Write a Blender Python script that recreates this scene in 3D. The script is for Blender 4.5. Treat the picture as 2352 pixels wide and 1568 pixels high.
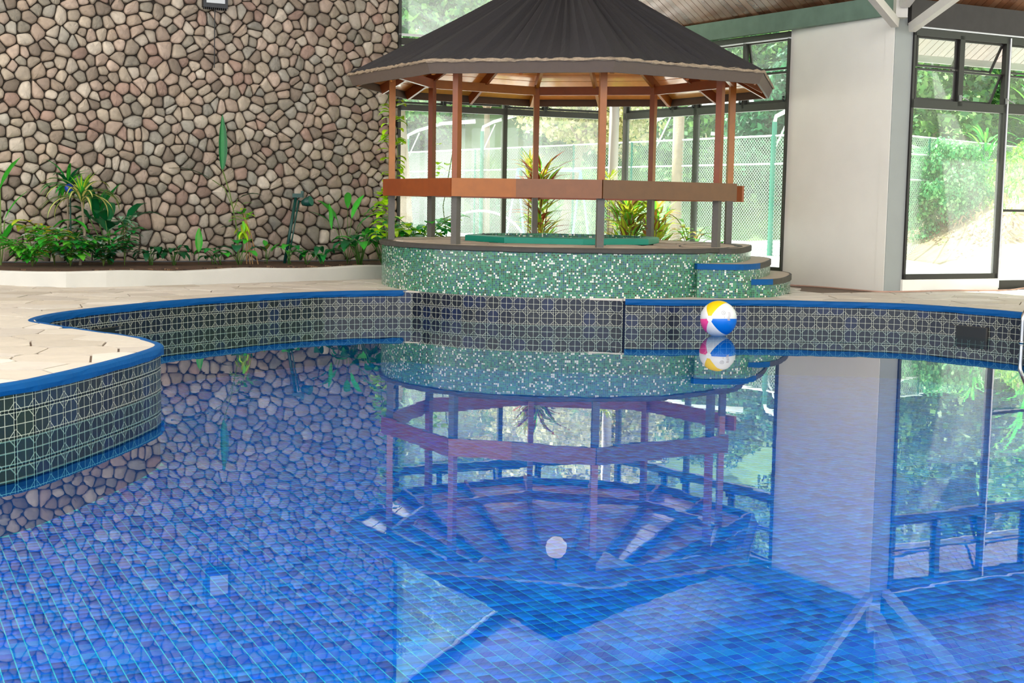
import bpy, math, random
import numpy as np
from mathutils import Vector, Matrix
from mathutils.geometry import tessellate_polygon

# ------------------------------------------------------------------ camera, world, lights, exposure
for o in list(bpy.data.objects): bpy.data.objects.remove(o)
SC = bpy.context.scene
COL = SC.collection
EYE, FPX, PIT, ROL = 1.45, 3076.0, 0.1019, 0.01708
fw = Vector((0, math.cos(PIT), -math.sin(PIT))); up0 = Vector((0, math.sin(PIT), math.cos(PIT))); rt0 = Vector((1, 0, 0))
RT = rt0*math.cos(ROL)+up0*math.sin(ROL); UP = -rt0*math.sin(ROL)+up0*math.cos(ROL)
cam = bpy.data.objects.new('camera', bpy.data.cameras.new('camera')); COL.objects.link(cam); SC.camera = cam
cam.data.sensor_width = 36; cam.data.lens = FPX/2352*36; cam.data.clip_end = 500; cam.data.clip_start = .05
cam.matrix_world = Matrix(((RT.x, UP.x, -fw.x, 0), (RT.y, UP.y, -fw.y, 0), (RT.z, UP.z, -fw.z, EYE), (0, 0, 0, 1)))
SC.view_settings.view_transform = 'Standard'; SC.view_settings.look = 'None'
SC.view_settings.gamma = 1; SC.view_settings.use_curve_mapping = False
SC.view_settings.exposure = 1.18
W = bpy.data.worlds.new('world'); SC.world = W; W.use_nodes = True
bg = W.node_tree.nodes['Background']; bg.inputs[0].default_value = (.95, .975, 1, 1); bg.inputs[1].default_value = 1.3
SUN_E = 6.8
sl = bpy.data.lights.new('sun', 'SUN'); sl.energy = SUN_E; sl.angle = .02; sl.color = (1, .96, .88)
so = bpy.data.objects.new('sun', sl); COL.objects.link(so)
so.rotation_euler = Vector((-.70, .58, 1.15)).to_track_quat('Z', 'Y').to_euler()
def area(name, loc, aim, sx, sy, p, c=(1, 1, 1)):
    l = bpy.data.lights.new(name, 'AREA'); l.shape = 'RECTANGLE'; l.size = sx; l.size_y = sy; l.energy = p; l.color = c
    o = bpy.data.objects.new(name, l); COL.objects.link(o); o.location = loc
    o.rotation_euler = (Vector(aim)-Vector(loc)).to_track_quat('-Z', 'Y').to_euler(); return o
area('ceiling_fill', (1.5, 6.0, 8.3), (0, 12, 0), 11, 6, 430, (1, .97, .93))  # unseen overhead fill lamp, added to brighten the hall interior
SC.cycles.use_denoising = True
SC.cycles.max_bounces = 10; SC.cycles.diffuse_bounces = 4; SC.cycles.glossy_bounces = 4
SC.cycles.transmission_bounces = 6; SC.cycles.transparent_max_bounces = 14
SC.cycles.caustics_reflective = False; SC.cycles.caustics_refractive = False
SC.cycles.sample_clamp_indirect = 4.0

R = random.Random(7)
def S(r, g, b):
    f = lambda c: (c/255/12.92) if c/255 <= .04045 else ((c/255+.055)/1.055)**2.4
    return (f(r), f(g), f(b))

# ------------------------------------------------------------------ materials
class NT:
    def __init__(s, name):
        s.m = bpy.data.materials.new(name); s.m.use_nodes = True; s.t = s.m.node_tree; s.t.nodes.clear()
        s.out = s.t.nodes.new('ShaderNodeOutputMaterial')
    def n(s, typ, **kw):
        nd = s.t.nodes.new(typ)
        for k, v in kw.items():
            if k.startswith('i_'): 
                key = k[2:]; key = int(key) if key.isdigit() else key.replace('_', ' ')
                inp = nd.inputs[key]
                if hasattr(v, 'links') or isinstance(v, bpy.types.NodeSocket): s.t.links.new(v, inp)
                else: inp.default_value = v if not (isinstance(v, tuple) and len(v) == 3 and inp.type == 'RGBA') else (*v, 1)
            else: setattr(nd, k, v)
        return nd
    def math(s, op, a, b=None, c=None):
        nd = s.t.nodes.new('ShaderNodeMath'); nd.operation = op
        for i, v in enumerate((a, b, c)):
            if v is None: continue
            if isinstance(v, bpy.types.NodeSocket): s.t.links.new(v, nd.inputs[i])
            else: nd.inputs[i].default_value = v
        return nd.outputs[0]
    def mix(s, fac, a, b, bt='MIX'):
        nd = s.t.nodes.new('ShaderNodeMixRGB'); nd.blend_type = bt
        for i, v in enumerate((fac, a, b)):
            if isinstance(v, bpy.types.NodeSocket): s.t.links.new(v, nd.inputs[i])
            else: nd.inputs[i].default_value = v if i == 0 else (*v[:3], 1)
        return nd.outputs[0]
    def link(s, a, b): s.t.links.new(a, b)

MATS = {}
def mat(name, color, rough=.6, var=.15, ns=6., attr=False, bump=0., bs=40., metal=0., stretch=(1, 1, 1), spec=.5, trans=0., coat=0.):
    if name in MATS: return MATS[name]
    t = NT(name)
    co = t.n('ShaderNodeTexCoord').outputs['Object']
    mp = t.n('ShaderNodeMapping', i_Vector=co, i_Scale=stretch).outputs[0]
    nz = t.n('ShaderNodeTexNoise', i_Vector=mp, i_Scale=ns, i_Detail=4.).outputs[0]
    base = t.n('ShaderNodeAttribute', attribute_name='col').outputs['Color'] if attr else None
    f = t.math('MULTIPLY_ADD', nz, 2*var, 1-var)
    hsv = t.n('ShaderNodeHueSaturation', i_Value=f)
    if attr: t.link(base, hsv.inputs['Color'])
    else: hsv.inputs['Color'].default_value = (*color, 1)
    c = hsv.outputs[0]
    b = t.n('ShaderNodeBsdfPrincipled', i_Roughness=rough, i_Metallic=metal)
    b.inputs['Specular IOR Level'].default_value = spec
    b.inputs['Coat Weight'].default_value = coat; b.inputs['Coat Roughness'].default_value = .15
    t.link(c, b.inputs['Base Color'])
    if bump:
        bn = t.n('ShaderNodeTexNoise', i_Vector=mp, i_Scale=bs, i_Detail=3.).outputs[0]
        bp = t.n('ShaderNodeBump', i_Height=bn, i_Strength=1.0, i_Distance=bump).outputs[0]
        t.link(bp, b.inputs['Normal'])
    sh = b.outputs[0]
    if trans:
        tr = t.n('ShaderNodeBsdfTranslucent'); t.link(c, tr.inputs['Color'])
        mx = t.n('ShaderNodeMixShader', i_0=trans); t.link(sh, mx.inputs[1]); t.link(tr.outputs[0], mx.inputs[2]); sh = mx.outputs[0]
    t.link(sh, t.out.inputs[0]); MATS[name] = t.m; return t.m

def schlick(t, f0, pw, normal=None):
    lw = t.n('ShaderNodeNewGeometry'); nrm = normal if normal is not None else lw.outputs['Normal']
    dt = t.n('ShaderNodeVectorMath', operation='DOT_PRODUCT'); t.link(lw.outputs['Incoming'], dt.inputs[0]); t.link(nrm, dt.inputs[1])
    c = t.math('MINIMUM', t.math('ABSOLUTE', dt.outputs['Value']), 1.)
    return t.math('MULTIPLY_ADD', t.math('POWER', t.math('SUBTRACT', 1., c), pw), 1-f0, f0)

def grad(t, fac, stops, interp='CONSTANT'):
    r = t.n('ShaderNodeValToRGB'); r.color_ramp.interpolation = interp
    e = r.color_ramp.elements
    while len(e) < len(stops): e.new(.5)
    for i, (p, c) in enumerate(stops): e[i].position = p; e[i].color = (*c, 1)
    t.link(fac, r.inputs[0]); return r.outputs[0]

def mosaic_mat():
    t = NT('mosaic'); uv = t.n('ShaderNodeUVMap').outputs[0]
    sc = t.n('ShaderNodeVectorMath', operation='SCALE', i_0=uv, i_Scale=1/.0238).outputs[0]
    fl = t.n('ShaderNodeVectorMath', operation='FLOOR', i_0=sc).outputs[0]
    fr = t.n('ShaderNodeVectorMath', operation='FRACTION', i_0=sc).outputs[0]
    wn = t.n('ShaderNodeTexWhiteNoise', noise_dimensions='2D', i_Vector=fl).outputs['Value']
    c = grad(t, wn, [(0, S(66, 144, 104)), (.20, S(52, 124, 90)), (.36, S(38, 102, 76)), (.5, S(48, 106, 116)), (.62, S(40, 86, 106)),
                     (.72, S(50, 72, 48)), (.79, S(38, 84, 62)), (.875, S(226, 226, 214))])
    sp = t.n('ShaderNodeSeparateXYZ', i_0=fr)
    def edge(o): return t.math('MINIMUM', o, t.math('SUBTRACT', 1., o))
    g = t.math('LESS_THAN', t.math('MINIMUM', edge(sp.outputs[0]), edge(sp.outputs[1])), .07)
    cc = t.mix(g, c, S(112, 146, 120))
    bp = t.n('ShaderNodeBump', i_Height=t.math('SUBTRACT', 1., g), i_Strength=.6, i_Distance=.002, ).outputs[0]
    b = t.n('ShaderNodeBsdfPrincipled', i_Roughness=.22); t.link(cc, b.inputs['Base Color']); t.link(bp, b.inputs['Normal'])
    t.link(b.outputs[0], t.out.inputs[0]); return t.m
MATS['mosaic'] = mosaic_mat()

def pattern_tile_mat():
    t = NT('pattern_tile'); uv = t.n('ShaderNodeUVMap').outputs[0]
    sp = t.n('ShaderNodeSeparateXYZ', i_0=uv)
    u = t.math('ABSOLUTE', t.math('MULTIPLY_ADD', sp.outputs[0], 2., -1.)); v = t.math('ABSOLUTE', t.math('MULTIPLY_ADD', sp.outputs[1], 2., -1.))
    L = [t.math('LESS_THAN', u, .032), t.math('LESS_THAN', v, .032), t.math('COMPARE', u, .89, .03), t.math('COMPARE', v, .89, .03),
         t.math('COMPARE', t.math('ADD', u, v), 1.36, .042)]
    m = L[0]
    for x in L[1:]: m = t.math('MAXIMUM', m, x)
    at = t.n('ShaderNodeAttribute', attribute_name='col').outputs['Color']
    co = t.n('ShaderNodeTexCoord').outputs['Object']
    nz = t.n('ShaderNodeTexNoise', i_Vector=co, i_Scale=9., i_Detail=3.).outputs[0]
    at = t.mix(t.math('MULTIPLY', nz, .9), at, S(16, 20, 26))
    c = t.mix(m, at, S(180, 180, 160))
    b = t.n('ShaderNodeBsdfPrincipled', i_Roughness=.25); t.link(c, b.inputs['Base Color'])
    t.link(b.outputs[0], t.out.inputs[0]); return t.m
MATS['ptile'] = pattern_tile_mat()

def water_mat():
    t = NT('water'); co = t.n('ShaderNodeTexCoord').outputs['Object']
    mp = t.n('ShaderNodeMapping', i_Vector=co, i_Scale=(1, 1, 1)).outputs[0]
    nz = t.n('ShaderNodeTexNoise', i_Vector=mp, i_Scale=3.2, i_Detail=2.).outputs[0]
    bp = t.n('ShaderNodeBump', i_Height=nz, i_Strength=1., i_Distance=.00028).outputs[0]
    f = schlick(t, .022, 4.5, bp)
    tr = t.n('ShaderNodeBsdfTransparent', i_Color=(.52, .93, 1.0)); gl = t.n('ShaderNodeBsdfGlossy', i_Roughness=.0, i_Color=(1, 1, 1)); t.link(bp, gl.inputs['Normal'])
    mx = t.n('ShaderNodeMixShader'); t.link(f, mx.inputs[0]); t.link(tr.outputs[0], mx.inputs[1]); t.link(gl.outputs[0], mx.inputs[2])
    t.link(mx.outputs[0], t.out.inputs[0]); return t.m
MATS['water'] = water_mat()

def glass_mat():
    t = NT('window_glass'); co = t.n('ShaderNodeTexCoord').outputs['Object']
    nz = t.n('ShaderNodeTexNoise', i_Vector=co, i_Scale=1.3, i_Detail=4.).outputs[0]
    h = t.math('MULTIPLY_ADD', nz, .10, .0)
    fr = schlick(t, .03, 5.)
    tr = t.n('ShaderNodeBsdfTransparent', i_Color=(.95, 1, .98)); tl = t.n('ShaderNodeBsdfTranslucent', i_Color=(.9, .92, .92))
    gl = t.n('ShaderNodeBsdfGlossy', i_Roughness=.02)
    m1 = t.n('ShaderNodeMixShader'); t.link(h, m1.inputs[0]); t.link(tr.outputs[0], m1.inputs[1]); t.link(tl.outputs[0], m1.inputs[2])
    m2 = t.n('ShaderNodeMixShader'); t.link(fr, m2.inputs[0]); t.link(m1.outputs[0], m2.inputs[1]); t.link(gl.outputs[0], m2.inputs[2])
    t.link(m2.outputs[0], t.out.inputs[0]); return t.m
MATS['glass'] = glass_mat()

m_stone = mat('stone', (0, 0, 0), .85, .34, 11, attr=True, bump=.010, bs=16)
m_mortar = mat('mortar', S(58, 50, 42), .95, .3, 20)
m_flag = mat('flagstone', (0, 0, 0), .7, .12, 7, attr=True, bump=.003, bs=18)
m_joint = mat('deck_joint', S(112, 94, 78), .95, .2, 9)
m_coping = mat('coping_paint', S(0, 80, 140), .6, .12, 9, bump=.004, bs=24, spec=.2)
m_kerb = mat('kerb_render', S(206, 203, 194), .8, .08, 3, bump=.001, bs=60)
m_white = mat('white_render', S(240, 236, 226), .75, .05, 2.5, bump=.001, bs=60)
m_greywall = mat('grey_render', S(150, 154, 150), .8, .06, 3)
m_soil = mat('soil', S(84, 58, 40), .95, .5, 30, bump=.02, bs=40)
m_pooltile = mat('pool_tile', (0, 0, 0), .4, .16, 22, attr=True, spec=.15)
m_grout = mat('pool_grout', S(40, 190, 196), .8, .2, 12)
m_woodA = mat('varnished_wood', (0, 0, 0), .42, .22, 9, attr=True, stretch=(1, 1, 1), coat=.12)
m_board = mat('varnished_board', (0, 0, 0), .3, .22, 9, attr=True, coat=1.)
_b = [n for n in m_board.node_tree.nodes if n.type == 'BSDF_PRINCIPLED'][0]; _b.inputs['Coat IOR'].default_value = 1.85; _b.inputs['Coat Roughness'].default_value = .12
m_fabric = mat('roof_fabric', S(46, 44, 46), .9, .25, 60, bump=.003, bs=90)
m_fascia = mat('painted_fascia', S(92, 78, 68), .7, .1, 20)
m_greypost = mat('grey_painted_timber', S(92, 88, 82), .6, .15, 30)
m_rimdark = mat('dark_rim', S(66, 62, 56), .7, .35, 9)
m_green = mat('green_rim_paint', S(0, 142, 118), .4, .06, 9)
m_ceil = mat('ceiling_wood', (0, 0, 0), .22, .3, 5, attr=True, coat=1.)
m_beamgreen = mat('beam_green_grey', S(104, 128, 112), .6, .3, 5)
m_beamdark = mat('beam_dark', S(52, 48, 48), .7, .3, 8)
m_beamwhite = mat('beam_white', S(206, 202, 194), .6, .08, 6)
m_alu = mat('window_frame_grey', S(62, 62, 56), .45, .1, 20)
m_aludark = mat('window_frame_dark', S(34, 30, 30), .45, .1, 20)
m_leaf = mat('leaf', (0, 0, 0), .38, .15, 20, attr=True, trans=.35)
m_stem = mat('stem', S(96, 118, 50), .6, .2, 20)
m_foliage = mat('foliage', (0, 0, 0), .6, .2, 1.5, attr=True, trans=.35)
m_bark = mat('bark', S(150, 132, 112), .9, .3, 6, bump=.01, bs=20)
m_steel = mat('stainless', S(200, 198, 196), .2, .03, 20, metal=1.)
m_greenmetal = mat('green_metal', S(26, 112, 92), .5, .1, 20)
m_darkgreen = mat('dark_green_metal', S(10, 66, 58), .4, .1, 20)
m_galv = mat('white_metal', S(232, 234, 236), .5, .04, 10)
m_wire = mat('wire', S(150, 166, 156), .5, .1, 5)
m_paving = mat('outdoor_paving', S(226, 224, 218), .9, .06, .6)
m_hill = mat('hillside', S(96, 128, 68), .95, .6, .7)
m_litter = mat('leaf_litter', S(150, 134, 104), .95, .5, 4)
m_vinyl = mat('vinyl', (0, 0, 0), .22, .02, 10, attr=True)
m_black = mat('black_plastic', S(22, 24, 28), .4, .1, 10)
m_lens = mat('lamp_lens', S(206, 212, 216), .3, .05, 30)
m_blueball = mat('blue_plastic', S(12, 54, 168), .35, .1, 10)
m_globe = mat('opal_globe', S(235, 235, 232), .25, .02, 5, trans=.3)
_b = m_globe.node_tree.nodes.get('Principled BSDF') or [n for n in m_globe.node_tree.nodes if n.type == 'BSDF_PRINCIPLED'][0]
_b.inputs['Emission Color'].default_value = (1, .86, .68, 1); _b.inputs['Emission Strength'].default_value = .5
m_cord = mat('cord', S(186, 148, 130), .6, .1, 10)
m_pipe = mat('drip_pipe', S(92, 92, 96), .6, .1, 10)
m_skim = mat('skimmer_dark', S(8, 14, 14), .4, .3, 20)

# ------------------------------------------------------------------ mesh building
ORG = {}
class MB:
    def __init__(s): s.v = []; s.f = []; s.c = []; s.uv = []
    def add(s, vs, fs, col=None, uvs=None):
        n = len(s.v); s.v += [tuple(v) for v in vs]
        for i, f in enumerate(fs):
            s.f.append(tuple(k+n for k in f)); s.c.append(col[i] if isinstance(col, list) else col)
            s.uv.append(uvs[i] if uvs else None)
        return s
    def obox(s, c, ax, ay, az, col=None):
        c, ax, ay, az = Vector(c), Vector(ax), Vector(ay), Vector(az)
        vs = [c+ax*i+ay*j+az*k for k in (-1, 1) for j in (-1, 1) for i in (-1, 1)]
        return s.add(vs, [(0, 2, 3, 1), (4, 5, 7, 6), (0, 1, 5, 4), (2, 6, 7, 3), (0, 4, 6, 2), (1, 3, 7, 5)], col)
    def box(s, x0, y0, z0, x1, y1, z1, col=None):
        return s.obox(((x0+x1)/2, (y0+y1)/2, (z0+z1)/2), ((x1-x0)/2, 0, 0), (0, (y1-y0)/2, 0), (0, 0, (z1-z0)/2), col)
    def bar(s, p0, p1, w, h, up=(0, 0, 1), col=None):
        p0, p1 = Vector(p0), Vector(p1); d = p1-p0; L = d.length; d.normalize()
        u = Vector(up); sd = d.cross(u); 
        if sd.length < 1e-4: sd = d.cross(Vector((1, 0, 0)))
        sd.normalize(); u = sd.cross(d)
        return s.obox((p0+p1)/2, d*L/2, sd*w/2, u*h/2, col)
    def tube(s, pts, r, n=8, col=None, caps=True):
        pts = [Vector(p) for p in pts]; base = len(s.v); rr = r if isinstance(r, (list, tuple)) else [r]*len(pts)
        vs = []; px = None
        for i, p in enumerate(pts):
            d = (pts[min(i+1, len(pts)-1)]-pts[max(i-1, 0)]).normalized()
            if px is None: px = d.orthogonal().normalized()
            px = (px-d*px.dot(d)).normalized(); py = d.cross(px)
            for k in range(n):
                a = 2*math.pi*k/n; vs.append(p+(px*math.cos(a)+py*math.sin(a))*rr[i])
        fs = [(i*n+k, i*n+(k+1) % n, (i+1)*n+(k+1) % n, (i+1)*n+k) for i in range(len(pts)-1) for k in range(n)]
        if caps: fs += [tuple(range(n-1, -1, -1)), tuple(range((len(pts)-1)*n, len(pts)*n))]
        return s.add(vs, fs, col)
    def prism(s, poly, z0, z1, col=None, uvscale=None):
        """vertical prism of a 2D polygon (counterclockwise)"""
        n = len(poly); vs = [(x, y, z0) for x, y in poly]+[(x, y, z1) for x, y in poly]
        tri = tessellate_polygon([[Vector((x, y, 0)) for x, y in poly]])
        fs = []; uvs = []
        for a, b, c in tri:
            A, B, C = poly[a], poly[b], poly[c]
            if (B[0]-A[0])*(C[1]-A[1])-(B[1]-A[1])*(C[0]-A[0]) < 0: b, c = c, b
            fs.append((a+n, b+n, c+n)); uvs.append([poly[a], poly[b], poly[c]])
        acc = 0
        for i in range(n):
            j = (i+1) % n; d = math.dist(poly[i], poly[j])
            fs.append((i, j, j+n, i+n)); uvs.append([(acc, z0), (acc+d, z0), (acc+d, z1), (acc, z1)]); acc += d
        for a, b, c in tri: fs.append((a, c, b)); uvs.append([poly[a], poly[c], poly[b]])
        return s.add(vs, fs, col, uvs)
    def lathe(s, prof, c, n=24, col=None):
        vs = []; m = len(prof)
        for k in range(n):
            a = 2*math.pi*k/n
            for r, z in prof: vs.append((c[0]+r*math.cos(a), c[1]+r*math.sin(a), c[2]+z))
        fs = [(k*m+i, ((k+1) % n)*m+i, ((k+1) % n)*m+i+1, k*m+i+1) for k in range(n) for i in range(m-1)]
        return s.add(vs, fs, col)
    def build(s, name, m, parent=None, smooth=False, kind=None, label=None, origin=None):
        org = ORG[parent.name] if parent is not None else (Vector(origin) if origin is not None else Vector((0, 0, 0)))
        me = bpy.data.meshes.new(name)
        va = np.array(s.v, dtype=float).reshape(-1, 3)-np.array(org)
        me.from_pydata(va.tolist(), [], s.f)
        if any(c is not None for c in s.c):
            at = me.attributes.new('col', 'FLOAT_COLOR', 'FACE')
            at.data.foreach_set('color', np.array([(*(c or (.5, .5, .5)), 1.) for c in s.c], dtype=np.float32).ravel())
        if any(u is not None for u in s.uv):
            ul = me.uv_layers.new(name='UVMap'); arr = []
            for f, u in zip(s.f, s.uv): arr += list(u) if u is not None else [(0, 0)]*len(f)
            ul.data.foreach_set('uv', np.array(arr, dtype=np.float32).ravel())
        if smooth: me.shade_smooth()
        me.materials.append(m); me.update()
        o = bpy.data.objects.new(name, me); COL.objects.link(o)
        if parent is not None: o.parent = parent
        else: o.location = org
        ORG[o.name] = org
        if kind: o['kind'] = kind
        if label: o['label'] = label
        return o

def thing(name, label, cat, loc, group=None, kind=None):
    o = bpy.data.objects.new(name, None); COL.objects.link(o); o.location = loc; o.empty_display_size = .1
    ORG[o.name] = Vector(loc)
    if kind: o['kind'] = kind
    if label: o['label'] = label
    if cat: o['category'] = cat
    if group: o['group'] = group
    return o
def tag(o, label, cat, group=None, kind=None):
    o['label'] = label; o['category'] = cat
    if group: o['group'] = group
    if kind: o['kind'] = kind
    return o
def struct(name, label, loc=(0, 0, 0)):
    o = thing(name, label, None, loc, kind='structure'); return o
def piece(name, mesh, parent, off=(0, 0, 0)):
    o = bpy.data.objects.new(name, mesh); COL.objects.link(o); o.parent = parent; o.location = off; return o

# ------------------------------------------------------------------ 2D helpers
def clip(poly, nx, ny, d):
    out = []; n = len(poly)
    for i in range(n):
        a, b = poly[i], poly[(i+1) % n]; da = a[0]*nx+a[1]*ny-d; db = b[0]*nx+b[1]*ny-d
        if da <= 0: out.append(a)
        if (da < 0 < db) or (db < 0 < da):
            t = da/(da-db); out.append((a[0]+(b[0]-a[0])*t, a[1]+(b[1]-a[1])*t))
    return out
def parea(p): return sum(p[i][0]*p[(i+1) % len(p)][1]-p[(i+1) % len(p)][0]*p[i][1] for i in range(len(p)))/2
def cen(p): return (sum(q[0] for q in p)/len(p), sum(q[1] for q in p)/len(p))
def chaikin(p, k=1, t=.25):
    for _ in range(k):
        q = []
        for i in range(len(p)):
            a, b = p[i], p[(i+1) % len(p)]
            q += [(a[0]*(1-t)+b[0]*t, a[1]*(1-t)+b[1]*t), (a[0]*t+b[0]*(1-t), a[1]*t+b[1]*(1-t))]
        p = q
    return p
def voronoi(x0, y0, x1, y1, s, gap, rnd, relax=1, asp=1.):
    pts = []; row = 0; y = y0
    while y < y1:
        x = x0+(s/2 if row % 2 else 0)
        while x < x1:
            if rnd.random() > .06: pts.append((x+rnd.uniform(-.48, .48)*s, y+rnd.uniform(-.48, .48)*s))
            x += s
        y += s*.87*asp; row += 1
    def cells(pts, gp):
        G = {}
        for i, (x, y) in enumerate(pts): G.setdefault((int(x//s), int(y//s)), []).append(i)
        res = []
        for i, (x, y) in enumerate(pts):
            cx, cy = int(x//s), int(y//s); nb = []
            for a in range(-3, 4):
                for b in range(-3, 4): nb += [j for j in G.get((cx+a, cy+b), ()) if j != i]
            nb.sort(key=lambda j: (pts[j][0]-x)**2+(pts[j][1]-y)**2)
            p = [(x-1.6*s, y-1.6*s), (x+1.6*s, y-1.6*s), (x+1.6*s, y+1.6*s), (x-1.6*s, y+1.6*s)]
            for j in nb[:16]:
                dx, dy = pts[j][0]-x, pts[j][1]-y; L = math.hypot(dx, dy) or 1e-6; nx, ny = dx/L, dy/L
                p = clip(p, nx, ny, (x+dx/2)*nx+(y+dy/2)*ny-gp)
                if len(p) < 3: break
            res.append(p)
        return res
    for _ in range(relax):
        c = cells(pts, 0); pts = [(.45*q[0]+.55*p[0], .45*q[1]+.55*p[1]) if len(pl) > 2 else p for pl, p in zip(c, pts) for q in [cen(pl) if len(pl) > 2 else p]]
    return [p for p in cells(pts, gap) if len(p) > 2]
def inside(p, poly):
    x, y = p; r = False; n = len(poly); j = n-1
    for i in range(n):
        xi, yi = poly[i]; xj, yj = poly[j]
        if (yi > y) != (yj > y) and x < (xj-xi)*(y-yi)/(yj-yi)+xi: r = not r
        j = i
    return r
def catmull(pts, step=.1, closed=False):
    out = []; n = len(pts)
    for i in range(n if closed else n-1):
        g = (lambda k: pts[k % n]) if closed else (lambda k: pts[min(max(k, 0), n-1)])
        p0, p1, p2, p3 = g(i-1), g(i), g(i+1), g(i+2); L = math.dist(p1, p2); m = max(1, int(L/step))
        for k in range(m):
            t = k/m
            out.append(tuple(.5*((2*b)+(-a+c)*t+(2*a-5*b+4*c-d)*t*t+(-a+3*b-3*c+d)*t**3) for a, b, c, d in zip(p0, p1, p2, p3)))
    if not closed: out.append(tuple(pts[-1]))
    return out
def proj(p):
    v = Vector(p)-Vector((0, 0, EYE)); d = v.dot(fw)
    if d < .3: return (-9e9, 0, d)
    return (1176+FPX*v.dot(RT)/d, 784-FPX*v.dot(UP)/d, d)
def inview(p, m=60):
    q = proj(p); return -m < q[0] < 2352+m and -m < q[1] < 1568+m

DECK, PLAT = .334, .937
# ------------------------------------------------------------------ plan of the place
GC = Vector((.69, 18.94, 0)); ROT = -.23981
def ang(i): return math.radians(180+22.5+45*i)+ROT
def octo(r, z, i): return Vector((GC.x+r*math.cos(ang(i)), GC.y+r*math.sin(ang(i)), z))
def drum_poly(k=1., n=72):
    out = []
    for i in range(n):
        a = 2*math.pi*i/n; c, s = math.cos(a), math.sin(a); e = 2/2.12
        out.append((.66+2.5*k*math.copysign(abs(c)**e, c), 18.9+2.69*k*math.copysign(abs(s)**e, s)))
    return out
DRUM = drum_poly()
right_raw = [(1.36, 16.14), (1.75, 16.12), (2.3, 16.22), (3.10, 16.36), (3.84, 16.33), (4.66, 16.2), (5.24, 15.75), (5.77, 15.07), (6.2, 14.1), (6.5, 12.6), (6.55, 10.5), (6.3, 7.5), (5.9, 5), (5.0, 2.6), (3.2, 1.3), (0, .9),
             (-3.6, 1.2), (-5.2, 2.6), (-5.3, 4.4), (-4.4, 6.0), (-3.55, 6.95), (-3.03, 7.867), (-2.88, 8.36), (-2.755, 9.05), (-2.68, 9.71), (-2.69, 10.16), (-2.86, 10.5), (-3.12, 10.83), (-3.50, 11.17),
             (-3.86, 11.5), (-4.12, 11.76), (-4.30, 11.95), (-4.38, 12.2), (-4.40, 12.6), (-4.34, 13.05), (-4.13, 13.76), (-3.70, 14.74), (-2.97, 15.86), (-2.26, 16.62), (-1.35, 17.09)]
COPE = catmull(right_raw, .12)
arc = [p for p in DRUM if p[1] < 17.6 and -1.25 < p[0] < 1.3]
arc.sort(key=lambda p: p[0])
POOL = COPE+arc     # runs from the right of the drum all the way round to its left, then along the drum
if parea(POOL) < 0: PCCW = POOL[::-1]
else: PCCW = POOL
W0, W1 = Vector((-12, 16.65)), Vector((-1.92, 22.0)); WU = (W1-W0).normalized(); WN = Vector((WU.y, -WU.x))
A0, A1 = Vector((-1.92, 22.0)), Vector((1.52, 23.45))
B0, B1 = Vector((1.90, 23.55)), Vector((4.10, 20.40)); CP = Vector((5.15, 18.6))
C0 = Vector((5.42, 18.70)); CU = Vector((.889, .457)).normalized(); CN = Vector((CU.y, -CU.x))
E0 = Vector((5.2, 18.5)); E1 = Vector((1.62, 23.75)); BU = (E1-E0).normalized(); BN = Vector((-BU.y, BU.x))
SLOPE, EZ = .647, 4.38
def zB(p): return EZ+SLOPE*((Vector(p)-E0).dot(BN))
def zC(p): return EZ+SLOPE*((Vector(p)-E0).dot(CN))

OUTER = [(-14, -4), (15, -4), (15, 23.7), tuple(C0+CU*9.6), (5.15, 18.6), (4.1, 20.4), (1.9, 23.6), (1.52, 23.5), (-1.92, 22.05), (-12, 16.7), (-14, 15.6)]

# ------------------------------------------------------------------ floor (deck) with the pool cut out
deck = struct('floor', 'cream flagstone pool deck')
def flat(outer, holes, z, down=False):
    loops = [[Vector((x, y, 0)) for x, y in outer]]+[[Vector((x, y, 0)) for x, y in h] for h in holes]
    allp = [q for l in loops for q in l]; tri = tessellate_polygon(loops); fs = []
    for a, b, c in tri:
        A, B, C = allp[a], allp[b], allp[c]
        if (B-A).cross(C-A).z < 0: b, c = c, b
        fs.append((a, b, c))
    return [(q.x, q.y, z) for q in allp], fs, [[(allp[i].x, allp[i].y) for i in f] for f in fs]
mb = MB(); v, f, u = flat(OUTER, [PCCW[::-1]], DECK-.012); mb.add(v, f)
mb.build('screed', m_joint, deck)
CURB = catmull([(-11.5, 16.2), (-9, 16.9), (-7.4, 16.85), (-6.43, 16.76), (-6.0, 16.66), (-5.54, 16.58), (-5.1, 16.78), (-4.5, 17.28), (-3.9, 17.8), (-1.9, 19.66), (-1.3, 20.5), (-.2, 21.55), (1.3, 22.2), (2.4, 21.3), (3.2, 20.2)], .25)
PLANT = CURB+[(3.95, 20.5), (1.85, 23.4), (1.5, 23.35), (-1.9, 21.95), (-11.9, 16.62)]
EX = Vector((math.cos(ROT), math.sin(ROT))); TX = Vector((-EX.y, EX.x))
def et(e, t): q = Vector((GC.x, GC.y))+EX*e+TX*t; return (q.x, q.y)
ST3 = chaikin([et(1.9, -1.42), et(2.74, -1.48), et(3.04, -1.22), et(3.16, -.4), et(3.16, .6), et(2.95, 1.3), et(1.9, 1.5)], 2)
ST2 = chaikin([et(1.9, -1.80), et(2.42, -1.80), et(2.78, -1.50), et(2.88, -.5), et(2.88, .7), et(2.66, 1.45), et(1.9, 1.6)], 2)
ST1 = chaikin([et(1.7, -1.35), et(2.40, -1.32), et(2.56, -1.05), et(2.60, -.3), et(2.60, .7), et(2.45, 1.2), et(1.7, 1.35)], 2)

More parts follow.
